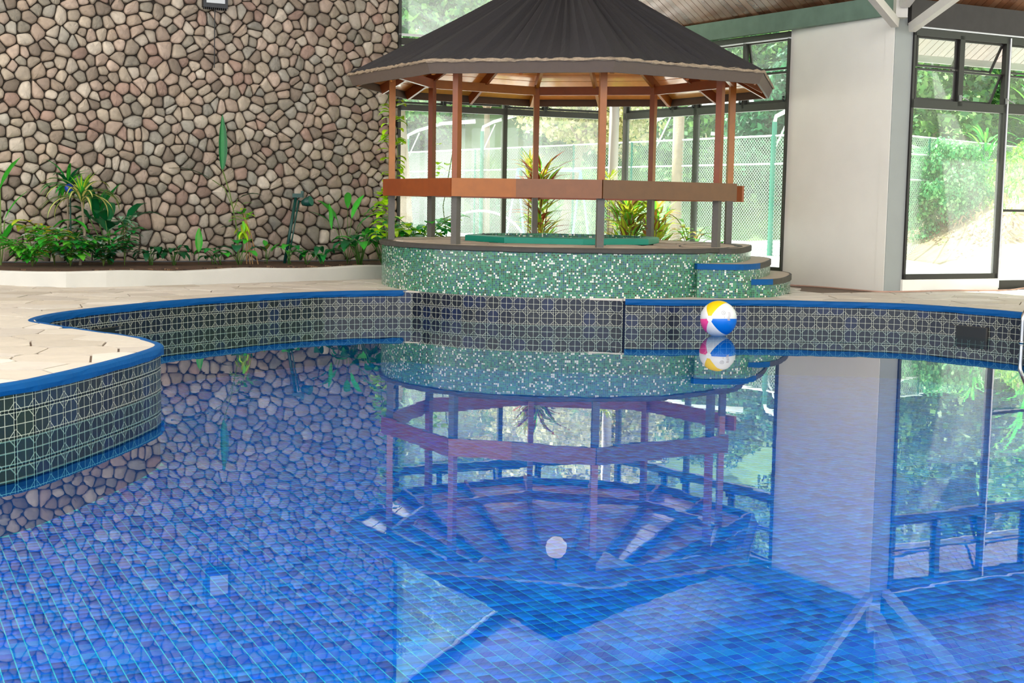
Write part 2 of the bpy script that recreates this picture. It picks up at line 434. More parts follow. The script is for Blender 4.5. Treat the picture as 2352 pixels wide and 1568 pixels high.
rs = random.Random(11)
cells = voronoi(-9.5, 6.0, 11.5, 23.0, .52, .008, rs, 1)
pieces = []
segs = [(POOL[i], POOL[(i+1) % len(POOL)]) for i in range(len(POOL))]
SN = np.array(POOL); 
def densify(path, st):
    out = []
    for i in range(len(path)):
        a, b = path[i], path[(i+1) % len(path)]; k = max(1, int(math.dist(a, b)/st)); out += [(a[0]+(b[0]-a[0])*j/k, a[1]+(b[1]-a[1])*j/k) for j in range(k)]
    return out
POOLD, PLANTD = POOL, densify(PLANT, .1)
def snap_out(poly, path):
    """push the part of a cell that reaches into a closed outline back onto that outline"""
    c = cen(poly); P = np.array(path)
    if len(poly) < 3 or np.hypot(P[:, 0]-c[0], P[:, 1]-c[1]).min() > .6 or not any(inside(q, path) for q in densify(poly, .06)): return poly
    out = []
    for q in densify(poly, .06):
        if inside(q, path): k = int(np.argmin(np.hypot(P[:, 0]-q[0], P[:, 1]-q[1]))); q = (float(P[k, 0]), float(P[k, 1]))
        if not out or math.dist(out[-1], q) > .01: out.append(q)
    while len(out) > 3 and math.dist(out[0], out[-1]) < .01: out.pop()
    return out
def clip_out(poly, path, closed, margin, keepwithin=.6):
    """trim a cell away from a boundary path whose inner side is to be left free"""
    c = cen(poly); P = np.array(path); d = np.hypot(P[:, 0]-c[0], P[:, 1]-c[1])
    for i in np.argsort(d)[:5]:
        if d[i] > keepwithin: break
        q = P[i]; a = P[i-1] if i else P[i]; b = P[(i+1) % len(P)]
        tx, ty = b-a; L = math.hypot(tx, ty) or 1; nx, ny = ty/L, -tx/L
        if (c[0]-q[0])*nx+(c[1]-q[1])*ny > 0: nx, ny = -nx, -ny
        poly = clip(poly, nx, ny, q[0]*nx+q[1]*ny-margin)
        if len(poly) < 3: return []
    return poly
for p in cells:
    c = cen(p)
    if not inside(c, OUTER): continue
    if any(inside(c, g_) and all(inside(q, g_) for q in p) for g_ in (POOL, DRUM, PLANT, ST3, ST2)): continue
    for path in (POOLD, DRUM, PLANTD, ST3, ST2): p = snap_out(p, path)
    if c[0] > 4: p = clip(p, -CN.x, -CN.y, -(C0.dot(CN)+.02))
    if len(p) < 3 or abs(parea(p)) < .01: continue
    q = proj((*c, DECK)); pieces.append((q[2], inview((*c, DECK), 150), p))
pieces.sort(key=lambda x: (not x[1], x[0])); rest = MB(); cnt = 0
for d, vis, p in pieces:
    k = rs.uniform(.90, 1.05); base = rs.choice([S(212, 201, 186), S(204, 193, 180), S(216, 206, 193), S(200, 188, 172)])
    col = tuple(x*k for x in base); b = MB() if (vis and cnt < 280) else rest
    z = DECK+rs.uniform(-.003, .003)
    b.prism(chaikin(p, 1, .10) if (d < 14 and len(p) < 10) else p, DECK-.02, z, col)
    if b is not rest: b.build('flagstone', m_flag, deck); cnt += 1
rest.build('distant_paving', m_flag, deck, kind='stuff')

# ------------------------------------------------------------------ coping, pool walls, tile band, pool floor, water
cope = struct('trim_1', 'blue painted pool coping'); 
def sweep(path, prof, mb, close_ends=True):
    n = len(path); m = len(prof); vs = []
    for i, p in enumerate(path):
        a = path[max(i-1, 0)]; b = path[min(i+1, n-1)]; tx, ty = b[0]-a[0], b[1]-a[1]; L = math.hypot(tx, ty) or 1
        nx, ny = ty/L, -tx/L       # right-hand side of travel = deck side for COPE? fixed below
        for o, z in prof:
            j = rs.uniform(-.0035, .0035) if z < DECK-.03 or o < 0 else 0
            vs.append((p[0]+nx*(o+j)*SG, p[1]+ny*(o+j)*SG, z+j*1.3))
    fs = [(i*m+k, (i+1)*m+k, (i+1)*m+(k+1) % m, i*m+(k+1) % m) for i in range(n-1) for k in range(m)]
    fs += [tuple(range(m)), tuple(range((n-1)*m+m-1, (n-1)*m-1, -1))]
    mb.add(vs, fs)
# side sign: deck side is away from the pool
a, b = COPE[20], COPE[21]; tx, ty = b[0]-a[0], b[1]-a[1]; L = math.hypot(tx, ty)
SG = -1 if inside((a[0]+ty/L*.2, a[1]-tx/L*.2), POOL) else 1
mb = MB(); sweep(COPE, [(-.03, .268), (-.036, .30), (-.03, .330), (-.012, .339), (.03, .339), (.03, .268)], mb)
mb.build('coping', m_coping, cope)
pool = struct('wall_pool', 'pool basin wall')
PATH = COPE+arc
mb = MB(); n = len(POOL)
for i in range(n):
    a, b = POOL[i], POOL[(i+1) % n]
    mb.add([(a[0], a[1], -.62), (b[0], b[1], -.62), (b[0], b[1], -.338), (a[0], a[1], -.338)], [(0, 1, 2, 3)], S(0, 68, 118))
    mb.add([(a[0], a[1], -.338), (b[0], b[1], -.338), (b[0], b[1], DECK-.012), (a[0], a[1], DECK-.012)], [(0, 1, 2, 3)], S(14, 26, 50))
mb.build('basin_wall', m_pooltile, pool)
TS = .168
def tile_path(path):
    """points every TS metres along the path"""
    out = [path[0]]; last = path[0]
    for a, b in zip(path[:-1], path[1:]):
        k = max(1, int(math.dist(a, b)/.004))
        for i in range(1, k+1):
            q = (a[0]+(b[0]-a[0])*i/k, a[1]+(b[1]-a[1])*i/k)
            if math.dist(last, q) >= TS: last = q; out.append(q)
    if math.dist(last, path[-1]) > .04: out.append(path[-1])
    return out
tp = tile_path(COPE+arc+[(1.36, 16.14)])
cand = []
for i in range(len(tp)-1):
    a, b = tp[i], tp[i+1]
    if a is None or b is None: continue
    tx, ty = b[0]-a[0], b[1]-a[1]; L = math.hypot(tx, ty); nx, ny = ty/L, -tx/L
    mx, my = (a[0]+b[0])/2, (a[1]+b[1])/2
    if not inside((mx+nx*.1, my+ny*.1), POOL): nx, ny = -nx, -ny
    ondrum = my > 16.1 and -1.4 < mx < 1.36
    for row in range(4):
        z0 = DECK-TS*(row+1); z1 = z0+TS
        if row == 0 and not ondrum: z1 = .268
        vis = inview((mx, my, max(z0, 0))) and row < 2 and (nx*(-mx)+ny*(-my)) > 0
        cand.append((0 if vis else 1, proj((mx, my, 0))[2], a, b, nx, ny, z0, z1, L))
cand.sort(key=lambda x: (x[0], x[1])); rest = MB(); cnt = 0
for vis, d, a, b, nx, ny, z0, z1, L in cand:
    g = .0025; th = .010+rs.uniform(0, .0015); k = rs.random()
    col = S(10, 22, 46) if k < .4 else S(20, 28, 42) if k < .62 else S(10, 34, 76) if k < .88 else S(30, 36, 46)
    t = Vector((b[0]-a[0], b[1]-a[1], 0))/L; nn = Vector((nx, ny, 0)); A = Vector((a[0], a[1], 0))+t*g; B = Vector((b[0], b[1], 0))-t*g
    fz = [A+nn*th+Vector((0, 0, z0+g)), B+nn*th+Vector((0, 0, z0+g)), B+nn*th+Vector((0, 0, z1-g)), A+nn*th+Vector((0, 0, z1-g))]
    bk = [q-nn*(th+.004) for q in fz]; vv = (z1-z0)/TS
    uu = min(1, L/TS); uf = [(0, 0), (uu, 0), (uu, vv), (0, vv)]; e = [(.3, .3)]*4
    m2 = MB() if (vis == 0 and cnt < 290) else rest
    fs = [(0, 1, 2, 3), (0, 4, 5, 1), (1, 5, 6, 2), (2, 6, 7, 3), (3, 7, 4, 0)]
    if t.cross(Vector((0, 0, 1))).dot(nn) < 0: fs = [f[::-1] for f in fs]; uf = uf[::-1]
    m2.add(fz+bk, fs, col, [uf, e, e, e, e])
    if m2 is not rest: m2.build('tile', MATS['ptile'], pool); cnt += 1
rest.build('tile_band', MATS['ptile'], pool, kind='stuff')
# skimmer mouths
def skim(x, y, dx, dy, nm, lab):
    t = Vector((dx, dy, 0)).normalized(); nn = Vector((t.y, -t.x, 0))
    if not inside((x+nn.x*.1, y+nn.y*.1), POOL): nn = -nn
    m = MB(); m.obox(Vector((x, y, .045))+nn*.012, t*.33, nn*.008, (0, 0, .078)); o = m.build('skimmer_mouth', m_skim, None)
    tag(o, lab, 'skimmer')
    fr = MB()
    for a, b in ((-.33, -.33), (.33, .33)): fr.obox(Vector((x, y, .045))+nn*.018+t*a, t*.008, nn*.012, (0, 0, .08))
    fr.obox(Vector((x, y, .123))+nn*.018, t*.335, nn*.012, (0, 0, .004))
    fr.build('skimmer_frame', m_rimdark, o)
skim(5.30, 15.69, .53, -.68, 'skimmer', 'dark skimmer opening in the tiled pool wall near the ladder')
skim(-4.16, 13.68, .3, 1, 'skimmer', 'pale edged skimmer opening in the tiled wall behind the rounded deck tip')

pf = struct('floor_pool', 'blue tiled pool floor'); PD = -.58; ts = .0683; gth = math.radians(26.2)
mb = MB(); v, f, u = flat(POOL, [], PD-.0012); mb.add(v, f); mb.build('grout_bed', m_grout, pf)
gu = Vector((-math.sin(gth), math.cos(gth))); gv = Vector((gu.y, -gu.x)); rest = MB(); tiles = []
PN = np.array(POOL); bb = (PN[:, 0].min(), PN[:, 1].min(), PN[:, 0].max(), PN[:, 1].max())
NI = 330
ii, jj = np.meshgrid(np.arange(-NI, NI), np.arange(-NI, NI)); X = (ii*gu.x+jj*gv.x)*ts; Y = (ii*gu.y+jj*gv.y)*ts
m = (X > bb[0]) & (X < bb[2]) & (Y > 1.0) & (Y < bb[3]); X = X[m]; Y = Y[m]
ins = np.zeros(len(X), bool); j = len(PN)-1
for i in range(len(PN)):
    xi, yi = PN[i]; xj, yj = PN[j]
    if yi != yj: ins ^= ((yi > Y) != (yj > Y)) & (X < (xj-xi)*(Y-yi)/(yj-yi)+xi)
    j = i
X = X[ins]; Y = Y[ins]
# keep what the camera could see from here or a step aside
dd = Y*math.cos(PIT)+(EYE-PD)*math.sin(PIT); keep = (np.abs(X) < 50); X = X[keep]; Y = Y[keep]
px = [proj((x, y, PD)) for x, y in zip(X, Y)]; order = np.argsort([abs(p[1]-1500)+(0 if 0 < p[0] < 2352 and p[1] < 1568 else 5000) for p in px])
tcol = [S(0, 98, 192), S(0, 88, 182), S(0, 108, 202), S(0, 82, 172), S(0, 116, 200), S(0, 72, 158), S(0, 100, 182), S(0, 92, 198)]
h = ts*.5*.93; hb = h*1.0; corner = [gu*h+gv*h, -gu*h+gv*h, -gu*h-gv*h, gu*h-gv*h]
def tile_geo(m, x, y, z, c):
    n0 = [(x+q.x*.985, y+q.y*.985, z) for q in corner]+[(x+q.x, y+q.y, z-.0014) for q in corner]
    m.add(n0, [(0, 1, 2, 3), (0, 4, 5, 1), (1, 5, 6, 2), (2, 6, 7, 3), (3, 7, 4, 0)][:5], c)
meshes = []
for c in tcol:
    for q in range(2):
        t0 = MB(); tile_geo(t0, 0, 0, 0, tuple(x*rs.uniform(.9, 1.1) for x in c)); o = t0.build('tile', m_pooltile, None); meshes.append(o.data); bpy.data.objects.remove(o)
for k in order[:290]: piece('tile', rs.choice(meshes), pf, (float(X[k]), float(Y[k]), PD+rs.uniform(0, .001)))
# the rest joined
RX = X[order[290:]]; RY = Y[order[290:]]; N = len(RX)
cq = np.array([(q.x*.985, q.y*.985, 0) for q in corner]+[(q.x, q.y, -.0014) for q in corner])
V = (np.stack([RX, RY, np.full(N, PD)+np.random.RandomState(3).uniform(0, .001, N)], 1)[:, None, :]+cq[None]).reshape(-1, 3)
F = (np.arange(N)[:, None, None]*8+np.array([(0, 1, 2, 3), (0, 4, 5, 1), (1, 5, 6, 2), (2, 6, 7, 3), (3, 7, 4, 0)])[None]).reshape(-1, 4)
def npmesh(name, V, F, cols, m, parent=None, kind='stuff', smooth=False):
    me = bpy.data.meshes.new(name); nf, k = F.shape
    me.vertices.add(len(V)); me.vertices.foreach_set('co', V.astype(np.float32).ravel())
    me.loops.add(nf*k); me.loops.foreach_set('vertex_index', F.astype(np.int32).ravel())
    me.polygons.add(nf); me.polygons.foreach_set('loop_start', np.arange(0, nf*k, k, dtype=np.int32))
    me.update(calc_edges=True); me.validate()
    if cols is not None:
        at = me.attributes.new('col', 'FLOAT_COLOR', 'FACE'); at.data.foreach_set('color', np.concatenate([cols, np.ones((nf, 1))], 1).astype(np.float32).ravel())
    me.materials.append(m); o = bpy.data.objects.new(name, me); COL.objects.link(o)
    if parent is not None: o.parent = parent
    if kind: o['kind'] = kind
    ORG[o.name] = Vector((0, 0, 0)); return o
rr = np.random.RandomState(5); tc = np.array(tcol)[rr.randint(0, len(tcol), N)]*rr.uniform(.9, 1.1, (N, 1))
npmesh('tile_field', V, F, np.repeat(tc, 5, 0), m_pooltile, pf)
wt = struct('water', 'still clear pool water')
v, f, u = flat(POOL, [], 0.); mb = MB(); mb.add(v, f); mb.build('water_surface', MATS['water'], wt)

# ------------------------------------------------------------------ stone wall
sw = struct('wall_stone', 'wall of rounded fieldstones')
WL = (W1-W0).length
mb = MB(); c = (W0+W1)/2-WN*.20
mb.obox((c.x, c.y, 4.2), (WU.x*WL/2, WU.y*WL/2, 0), (WN.x*.19, WN.y*.19, 0), (0, 0, 4.2)); 
mb.build('mortar_bed', m_mortar, sw)
rs = random.Random(3)
cells = voronoi(3.0, .40, WL+.1, 8.0, .184, .0055, rs, 1, .92)
pal = [S(178, 164, 146), S(186, 172, 154), S(164, 150, 134), S(172, 154, 136), S(190, 178, 162), S(152, 144, 130), S(186, 166, 150), S(176, 156, 140), S(142, 128, 114), S(200, 188, 172), S(166, 160, 148), S(164, 138, 124)]
st = []
for p in cells:
    p = clip(p, 1, 0, WL-.012); 
    if len(p) < 3: continue
    c = cen(p); ar = abs(parea(p)); 
    if ar < .003: continue
    w = W0+WU*c[0]
    if c[1] > zB(w)-.12: continue
    vis = inview((w.x, w.y, c[1]), -10); st.append((not vis, -ar, c, p))
st.sort(key=lambda x: (x[0], x[1])); rest = MB()
for idx, (nv, ar, c, p) in enumerate(st):
    p = chaikin(p, 2, .21) if rs.random() < .7 else chaikin(p, 1, .18); n = len(p); hgt = .035+.22*math.sqrt(-ar)*rs.uniform(.7, 1.1); tiltx, tilty = rs.uniform(-.18, .18), rs.uniform(-.18, .18)
    vs = []
    for sc, hh in ((1., -.03), (.985, .35*hgt), (.90, .74*hgt), (.62, .97*hgt)):
        for q in p:
            lx, lz = (q[0]-c[0])*sc, (q[1]-c[1])*sc; d = hh+(tiltx*lx+tilty*lz)*(1 if hh > 0 else 0)+(rs.uniform(-.009, .009) if hh > 0 else 0)
            w = W0+WU*(c[0]+lx)+WN*d; vs.append((w.x, w.y, c[1]+lz))
    w = W0+WU*c[0]+WN*hgt; vs.append((w.x, w.y, c[1]))
    fs = [(r*n+k, r*n+(k+1) % n, (r+1)*n+(k+1) % n, (r+1)*n+k) for r in range(3) for k in range(n)]+[(3*n+k, 3*n+(k+1) % n, 4*n) for k in range(n)]
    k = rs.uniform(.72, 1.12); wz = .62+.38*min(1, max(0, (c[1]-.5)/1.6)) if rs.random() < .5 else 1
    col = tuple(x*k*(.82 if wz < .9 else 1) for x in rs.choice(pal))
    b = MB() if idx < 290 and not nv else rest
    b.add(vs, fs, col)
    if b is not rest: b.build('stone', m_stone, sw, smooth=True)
rest.build('fieldstones', m_stone, sw, smooth=True, kind='stuff')

# ------------------------------------------------------------------ planter kerb and soil
pl = struct('trim_2', 'low white rendered planter kerb')
mb = MB(); 
vs = []; n = len(CURB)
for i, p in enumerate(CURB):
    a = CURB[max(i-1, 0)]; b = CURB[min(i+1, n-1)]; tx, ty = b[0]-a[0], b[1]-a[1]; L = math.hypot(tx, ty); nx, ny = -ty/L, tx/L
    zt = .525+.012*math.sin(i*.9)
    for o, z in ((0, .30), (-.004, zt-.02), (.015, zt), (.14, zt), (.15, .30)): vs.append((p[0]+nx*o, p[1]+ny*o, z))
mb.add(vs, [(i*5+k, (i+1)*5+k, (i+1)*5+k+1, i*5+k+1) for i in range(n-1) for k in range(4)]); mb.build('kerb', m_kerb, pl)
mb = MB(); v, f, u = flat([(p[0], p[1]) for p in PLANT], [], .50); mb.add(v, f)
o = mb.build('soil', m_soil, None); o['kind'] = 'structure'
rs = random.Random(2)
mb = MB()
for k in range(1500):
    i = rs.randrange(4, len(CURB)-22); q = CURB[i]; p = Vector(q)-WN*rs.uniform(.2, .8); s = rs.uniform(.008, .03); a = rs.uniform(0, 6.3)
    col = rs.choice([S(70, 48, 34), S(110, 82, 58), S(50, 36, 28), S(132, 104, 76)])
    mb.obox((p.x, p.y, .503+s*.2), (s*math.cos(a), s*math.sin(a), 0), (-s*.5*math.sin(a), s*.5*math.cos(a), 0), (0, 0, s*.3), col)
o = mb.build('bark_mulch', m_stone, None); tag(o, 'brown bark mulch and crumbs on the planter soil', 'mulch', kind='stuff')

# ------------------------------------------------------------------ corner column block
cw = struct('wall_column', 'white rendered return wall block between the windows')
FU = (B1-CP).normalized(); FN = Vector((FU.y, -FU.x)); 
if FN.dot(Vector((-1, -1))) < 0: FN = -FN
q = [CP, B1, B1+Vector((.30, .16)), C0+CU*.03+Vector((-.02, .42)), C0+CU*.02]
q = [tuple(x) for x in q]; q = q if parea(q) > 0 else q[::-1]
mb = MB(); mb.prism(q, .30, 4.12); mb.build('render_block', m_white, cw)
# narrow pilaster strip along its arris
mb = MB(); p0 = CP+FU*.0; p1 = CP+FU*.16
mb.obox(((p0.x+p1.x)/2+FN.x*.004, (p0.y+p1.y)/2+FN.y*.004, 2.2), (FU.x*.08, FU.y*.08, 0), (FN.x*.006, FN.y*.006, 0), (0, 0, 1.9)); mb.build('pilaster', m_white, cw)
cr = C0-CP
mb = MB(); d = cr.normalized(); nn = Vector((d.y, -d.x)); m0 = (CP+C0)/2
mb.obox((m0.x+nn.x*.004, m0.y+nn.y*.004, 2.2), (d.x*cr.length/2, d.y*cr.length/2, 0), (nn.x*.006, nn.y*.006, 0), (0, 0, 1.9)); mb.build('side_face', m_greywall, cw)

# ------------------------------------------------------------------ windows
def Z3(p, z): return Vector((p.x, p.y, z))
def hbar(par, nm, a, b, z, h, m, dep=.08):
    mb = MB(); mb.bar(Z3(a, z), Z3(b, z), dep, h); return mb.build(nm, m, par)
def vbar(par, nm, a, z0, z1, w, m, dep=.08, U=None):
    mb = MB(); U = U.normalized(); N = Vector((U.y, -U.x)); mb.obox((a.x, a.y, (z0+z1)/2), (U.x*w/2, U.y*w/2, 0), (N.x*dep/2, N.y*dep/2, 0), (0, 0, (z1-z0)/2)); return mb.build(nm, m, par)
def pane(par, pts, nm='pane'):
    mb = MB(); P = [Vector(p) for p in pts]; N = (P[1]-P[0]).cross(P[2]-P[0]).normalized()*.003; n = len(P)
    mb.add([p+N for p in P]+[p-N for p in P], [tuple(range(n)), tuple(range(2*n-1, n-1, -1))]+[(i, i+n, (i+1) % n+n, (i+1) % n) for i in range(n)])
    return mb.build(nm, MATS['glass'], par)
def sash(par, a, b, z0, z1, m, tilt=0., w=.035):
    """hinged at its top; tilt in metres the foot swings outdoors"""
    U = (b-a).normalized(); out = Vector((-U.y, U.x)); 
    if out.y < 0: out = -out
    f = lambda s, z: Z3(a+U*s+out*(tilt*(z1-z)/(z1-z0)+.02), z if not tilt else z1-(z1-z)*.96)
    L = (b-a).length; mb = MB()
    for s0, za, s1, zb in ((.015, z0, L-.015, z0), (.015, z1, L-.015, z1), (.02, z0, .02, z1), (L-.02, z0, L-.02, z1)):
        mb.bar(f(s0, za+(w/2 if za == z0 and zb == z0 else -w/2 if za == z1 else 0)), f(s1, zb+(w/2 if za == z0 and zb == z0 else -w/2 if zb == z1 and za == z1 else 0)), w, w, up=Z3(out, 0))
    s = mb.build('sash', m, par); pane(s, [f(.03, z0+.02), f(L-.03, z0+.02), f(L-.03, z1-.02), f(.03, z1-.02)]); return s
def handle(par, p, U, m=m_greywall):
    out = Vector((U.y, -U.x)); out = -out if out.y > 0 else out
    mb = MB(); mb.obox((p.x+out.x*.06, p.y+out.y*.06, p.z), (U.x*.014, U.y*.014, 0), (out.x*.014, out.y*.014, 0), (0, 0, .04)); mb.bar(p+Z3(out*.08, .02), p+Z3(out*.12+U*.10, -.03), .012, .012); mb.build('handle', m, par)

# window_1: gable wall beside the stone wall
w1 = struct('window_1', 'glazed gable wall with grey frames')
AU = (A1-A0).normalized(); AL = (A1-A0).length
def apx(s): return A0+AU*s
def ztA(s): return zB(apx(s))-.10
SIL = .50
SA = {912: .02, 1021: .80, 1165: 1.88, 1271: 2.62, 1400: AL-.02}
hbar(w1, 'sill_rail', A0, A1, SIL+.03, .07, m_alu); hbar(w1, 'transom', A0, A1, 2.99, .10, m_alu); 
vbar(w1, 'mullion', apx(SA[912]), SIL, ztA(.02), .05, m_alu, U=AU); vbar(w1, 'mullion', apx(SA[1165]), SIL, ztA(1.88), .075, m_alu, U=AU); vbar(w1, 'mullion', apx(SA[1400]), SIL, 4.2, .10, m_alu, U=AU)
for a, b in ((912, 1165), (1165, 1400)): pane(w1, [Z3(apx(SA[a]+.03), SIL+.06), Z3(apx(SA[b]-.03), SIL+.06), Z3(apx(SA[b]-.03), 2.95), Z3(apx(SA[a]+.03), 2.95)])
ks = [912, 1021, 1165, 1271, 1400]
for k in ks[1:4]: 
    if k != 1165: vbar(w1, 'mullion', apx(SA[k]), 3.0, 4.0, .05, m_alu, U=AU)
for i in range(4):
    a, b = apx(SA[ks[i]]+.02), apx(SA[ks[i+1]]-.02)
    sash(w1, a, b, 3.05, 3.96, m_alu, tilt=.12 if i in (1,) else 0.)
    handle(w1, Z3(b, 3.09), AU, m_black)
hbar(w1, 'transom', A0, apx(3.6), 4.04, .11, m_alu); hbar(w1, 'glazing_bar', A0, apx(3.6), 4.15, .03, m_galv)
pane(w1, [Z3(apx(.04), 4.10), Z3(apx(1.84), 4.10), Z3(apx(1.84), ztA(1.84)), Z3(apx(.04), ztA(.04))])
pane(w1, [Z3(apx(1.92), 4.10), Z3(apx(3.4), 4.10), Z3(apx(3.4), ztA(3.4)), Z3(apx(1.92), ztA(1.92))])
mb = MB(); mb.bar(Z3(apx(-.1), ztA(-.1)+.08), Z3(apx(AL+.1), ztA(AL+.1)+.08), .12, .16); mb.build('raking_beam', m_beamdark, w1)
mb = MB(); mb.bar(Z3(apx(-.1), ztA(-.1)-.03), Z3(apx(AL), ztA(AL)-.03), .09, .035); mb.build('raking_bar', m_galv, w1)
# round corner post between the two glass walls
mb = MB(); mb.tube([(1.71, 23.52, .3), (1.71, 23.52, 4.4)], .085, 16); o = mb.build('corner_post', m_white, None, smooth=True); o['kind'] = 'structure'; o.name = 'trim_3'

w2 = struct('window_2', 'glass wall between the white post and the white block')
BD = (B1-B0).normalized(); BL = (B1-B0).length
def bpx(s): return B0+BD*s
SB = [.03, BL*.33, BL*.475, BL*.755, BL-.02]
hbar(w2, 'sill_rail', B0, B1, SIL+.03, .07, m_alu); hbar(w2, 'transom', B0, B1, 3.0, .11, m_alu); hbar(w2, 'sill_track', B0, B1, SIL-.03, .03, m_galv)
hbar(w2, 'head_rail', B0, B1, 4.05, .09, m_alu); hbar(w2, 'glazing_bar', B0, B1, 4.0, .02, m_galv)
vbar(w2, 'mullion', bpx(SB[0]), SIL, 4.1, .08, m_alu, U=BD); vbar(w2, 'mullion', bpx(SB[2]), SIL, 4.1, .075, m_alu, U=BD); vbar(w2, 'mullion', bpx(SB[4]), SIL, 4.1, .03, m_alu, U=BD)
vbar(w2, 'mullion', bpx(SB[1]), 3.0, 4.05, .05, m_alu, U=BD); vbar(w2, 'mullion', bpx(SB[3]), 3.0, 4.05, .055, m_alu, U=BD)
for a, b in ((0, 2), (2, 4)): pane(w2, [Z3(bpx(SB[a]+.03), SIL+.06), Z3(bpx(SB[b]-.03), SIL+.06), Z3(bpx(SB[b]-.03), 2.95), Z3(bpx(SB[a]+.03), 2.95)])
for i in range(4):
    a, b = bpx(SB[i]+.03), bpx(SB[i+1]-.02)
    sash(w2, a, b, 3.54, 4.0, m_alu, tilt=.10 if i == 3 else 0.); sash(w2, a, b, 3.06, 3.52, m_alu)
    handle(w2, Z3(bpx(SB[i+1]-.04), 3.10), BD, m_black)

w3 = struct('window_3', 'dark framed window wall with awning sashes')
def cpx(s): return C0+CU*s
SCz = .505
S3 = [.03, .92, 1.78]; KK = 1.80
# positions follow px 2095, 2200, 2305, then 1.0 m modules
hbar(w3, 'sill_rail', cpx(0), cpx(KK), SCz+.035, .07, m_aludark)
mb = MB(); a, b = cpx(-.02), cpx(KK+.02); m0 = (a+b)/2; mb.obox((m0.x+CN.x*-.05, m0.y-CN.y*.05, .41), (CU.x*(KK+.04)/2, CU.y*(KK+.04)/2, 0), (CN.x*.10, CN.y*.10, 0), (0, 0, .09)); mb.build('sill', m_white, w3)
hbar(w3, 'base_rail', cpx(KK), cpx(9), .40, .14, m_aludark)
hbar(w3, 'transom', cpx(0), cpx(9), 2.93, .12, m_aludark); hbar(w3, 'head_rail', cpx(0), cpx(9), 3.90, .10, m_aludark); hbar(w3, 'glazing_bar', cpx(0), cpx(9), 3.965, .022, m_galv)
vbar(w3, 'mullion', cpx(.02), SCz, 3.95, .04, m_aludark, U=CU)
mains = [KK, 3.6, 5.4, 7.2, 9.0]; subs = [.90, 2.7, 4.5, 6.3, 8.1]
for s in mains: vbar(w3, 'mullion', cpx(s), .34, 3.95, .10, m_aludark, U=CU); vbar(w3, 'glazing_bar', cpx(s+.02), .36, 3.93, .018, m_galv, dep=.11, U=CU)
for s in subs: vbar(w3, 'mullion', cpx(s), 2.93, 3.9, .09, m_aludark, U=CU)
pane(w3, [Z3(cpx(.04), SCz+.07), Z3(cpx(KK-.05), SCz+.07), Z3(cpx(KK-.05), 2.88), Z3(cpx(.04), 2.88)])
for i in range(4):
    s0, s1 = mains[i]+.05, mains[i+1]-.05
    pane(w3, [Z3(cpx(s0), .47), Z3(cpx(s1), .47), Z3(cpx(s1), 1.47), Z3(cpx(s0), 1.47)]); pane(w3, [Z3(cpx(s0), 1.50), Z3(cpx(s1), 1.50), Z3(cpx(s1), 2.88), Z3(cpx(s0), 2.88)])
    hbar(w3, 'glazing_bar', cpx(s0), cpx(s1), 1.485, .035, m_aludark)
xs = [.04]+sorted(mains+subs)
for i in range(len(xs)-1):
    a, b = cpx(xs[i]+.05), cpx(xs[i+1]-.05); op = i in (1,)
    sash(w3, a, b, 3.44, 3.85, m_aludark, tilt=.22 if op else 0., w=.028); sash(w3, a, b, 2.99, 3.42, m_aludark, tilt=.20 if op else 0., w=.028)
    handle(w3, Z3(cpx(xs[i+1]-.02), 3.04), CU)

# ------------------------------------------------------------------ beams and ceiling
def sbar(name, p0, p1, w, h, m, up=(0, 0, 1)):
    mb = MB(); mb.bar(p0, p1, w, h, up); o = mb.build(name, m, None); o['kind'] = 'structure'; return o
sbar('eave_beam', Z3(CP+Vector((.05, -.05)), 4.24), Z3(B0-BD*.3, 4.24), .12, .27, m_beamgreen)
sbar('eave_beam', Z3(C0-CU*.1, 4.15), Z3(cpx(9.5), 4.15), .14, .35, m_beamdark)
P = Vector((5.12, 18.5, 3.98))
def azel(a, e): a, e = math.radians(a), math.radians(e); return Vector((math.sin(a)*math.cos(e), math.cos(a)*math.cos(e), math.sin(e)))
sbar('roof_strut', P, P+azel(215, 15)*6.2, .10, .12, m_beamwhite)
P2 = Vector((5.36, 18.55, 3.93)); sbar('roof_strut', P2, P2+azel(166, 15)*6.2, .10, .12, m_beamwhite)
P3 = Vector((5.2, 18.4, 4.25)); sbar('hip_beam', P3, P3+azel(175, 20)*7, .13, .16, m_beamwhite)
o = MB(); o.box(5.10, 18.42, 4.05, 5.26, 18.56, 4.7); o = o.build('strut_post', m_beamwhite, None); o['kind'] = 'structure'

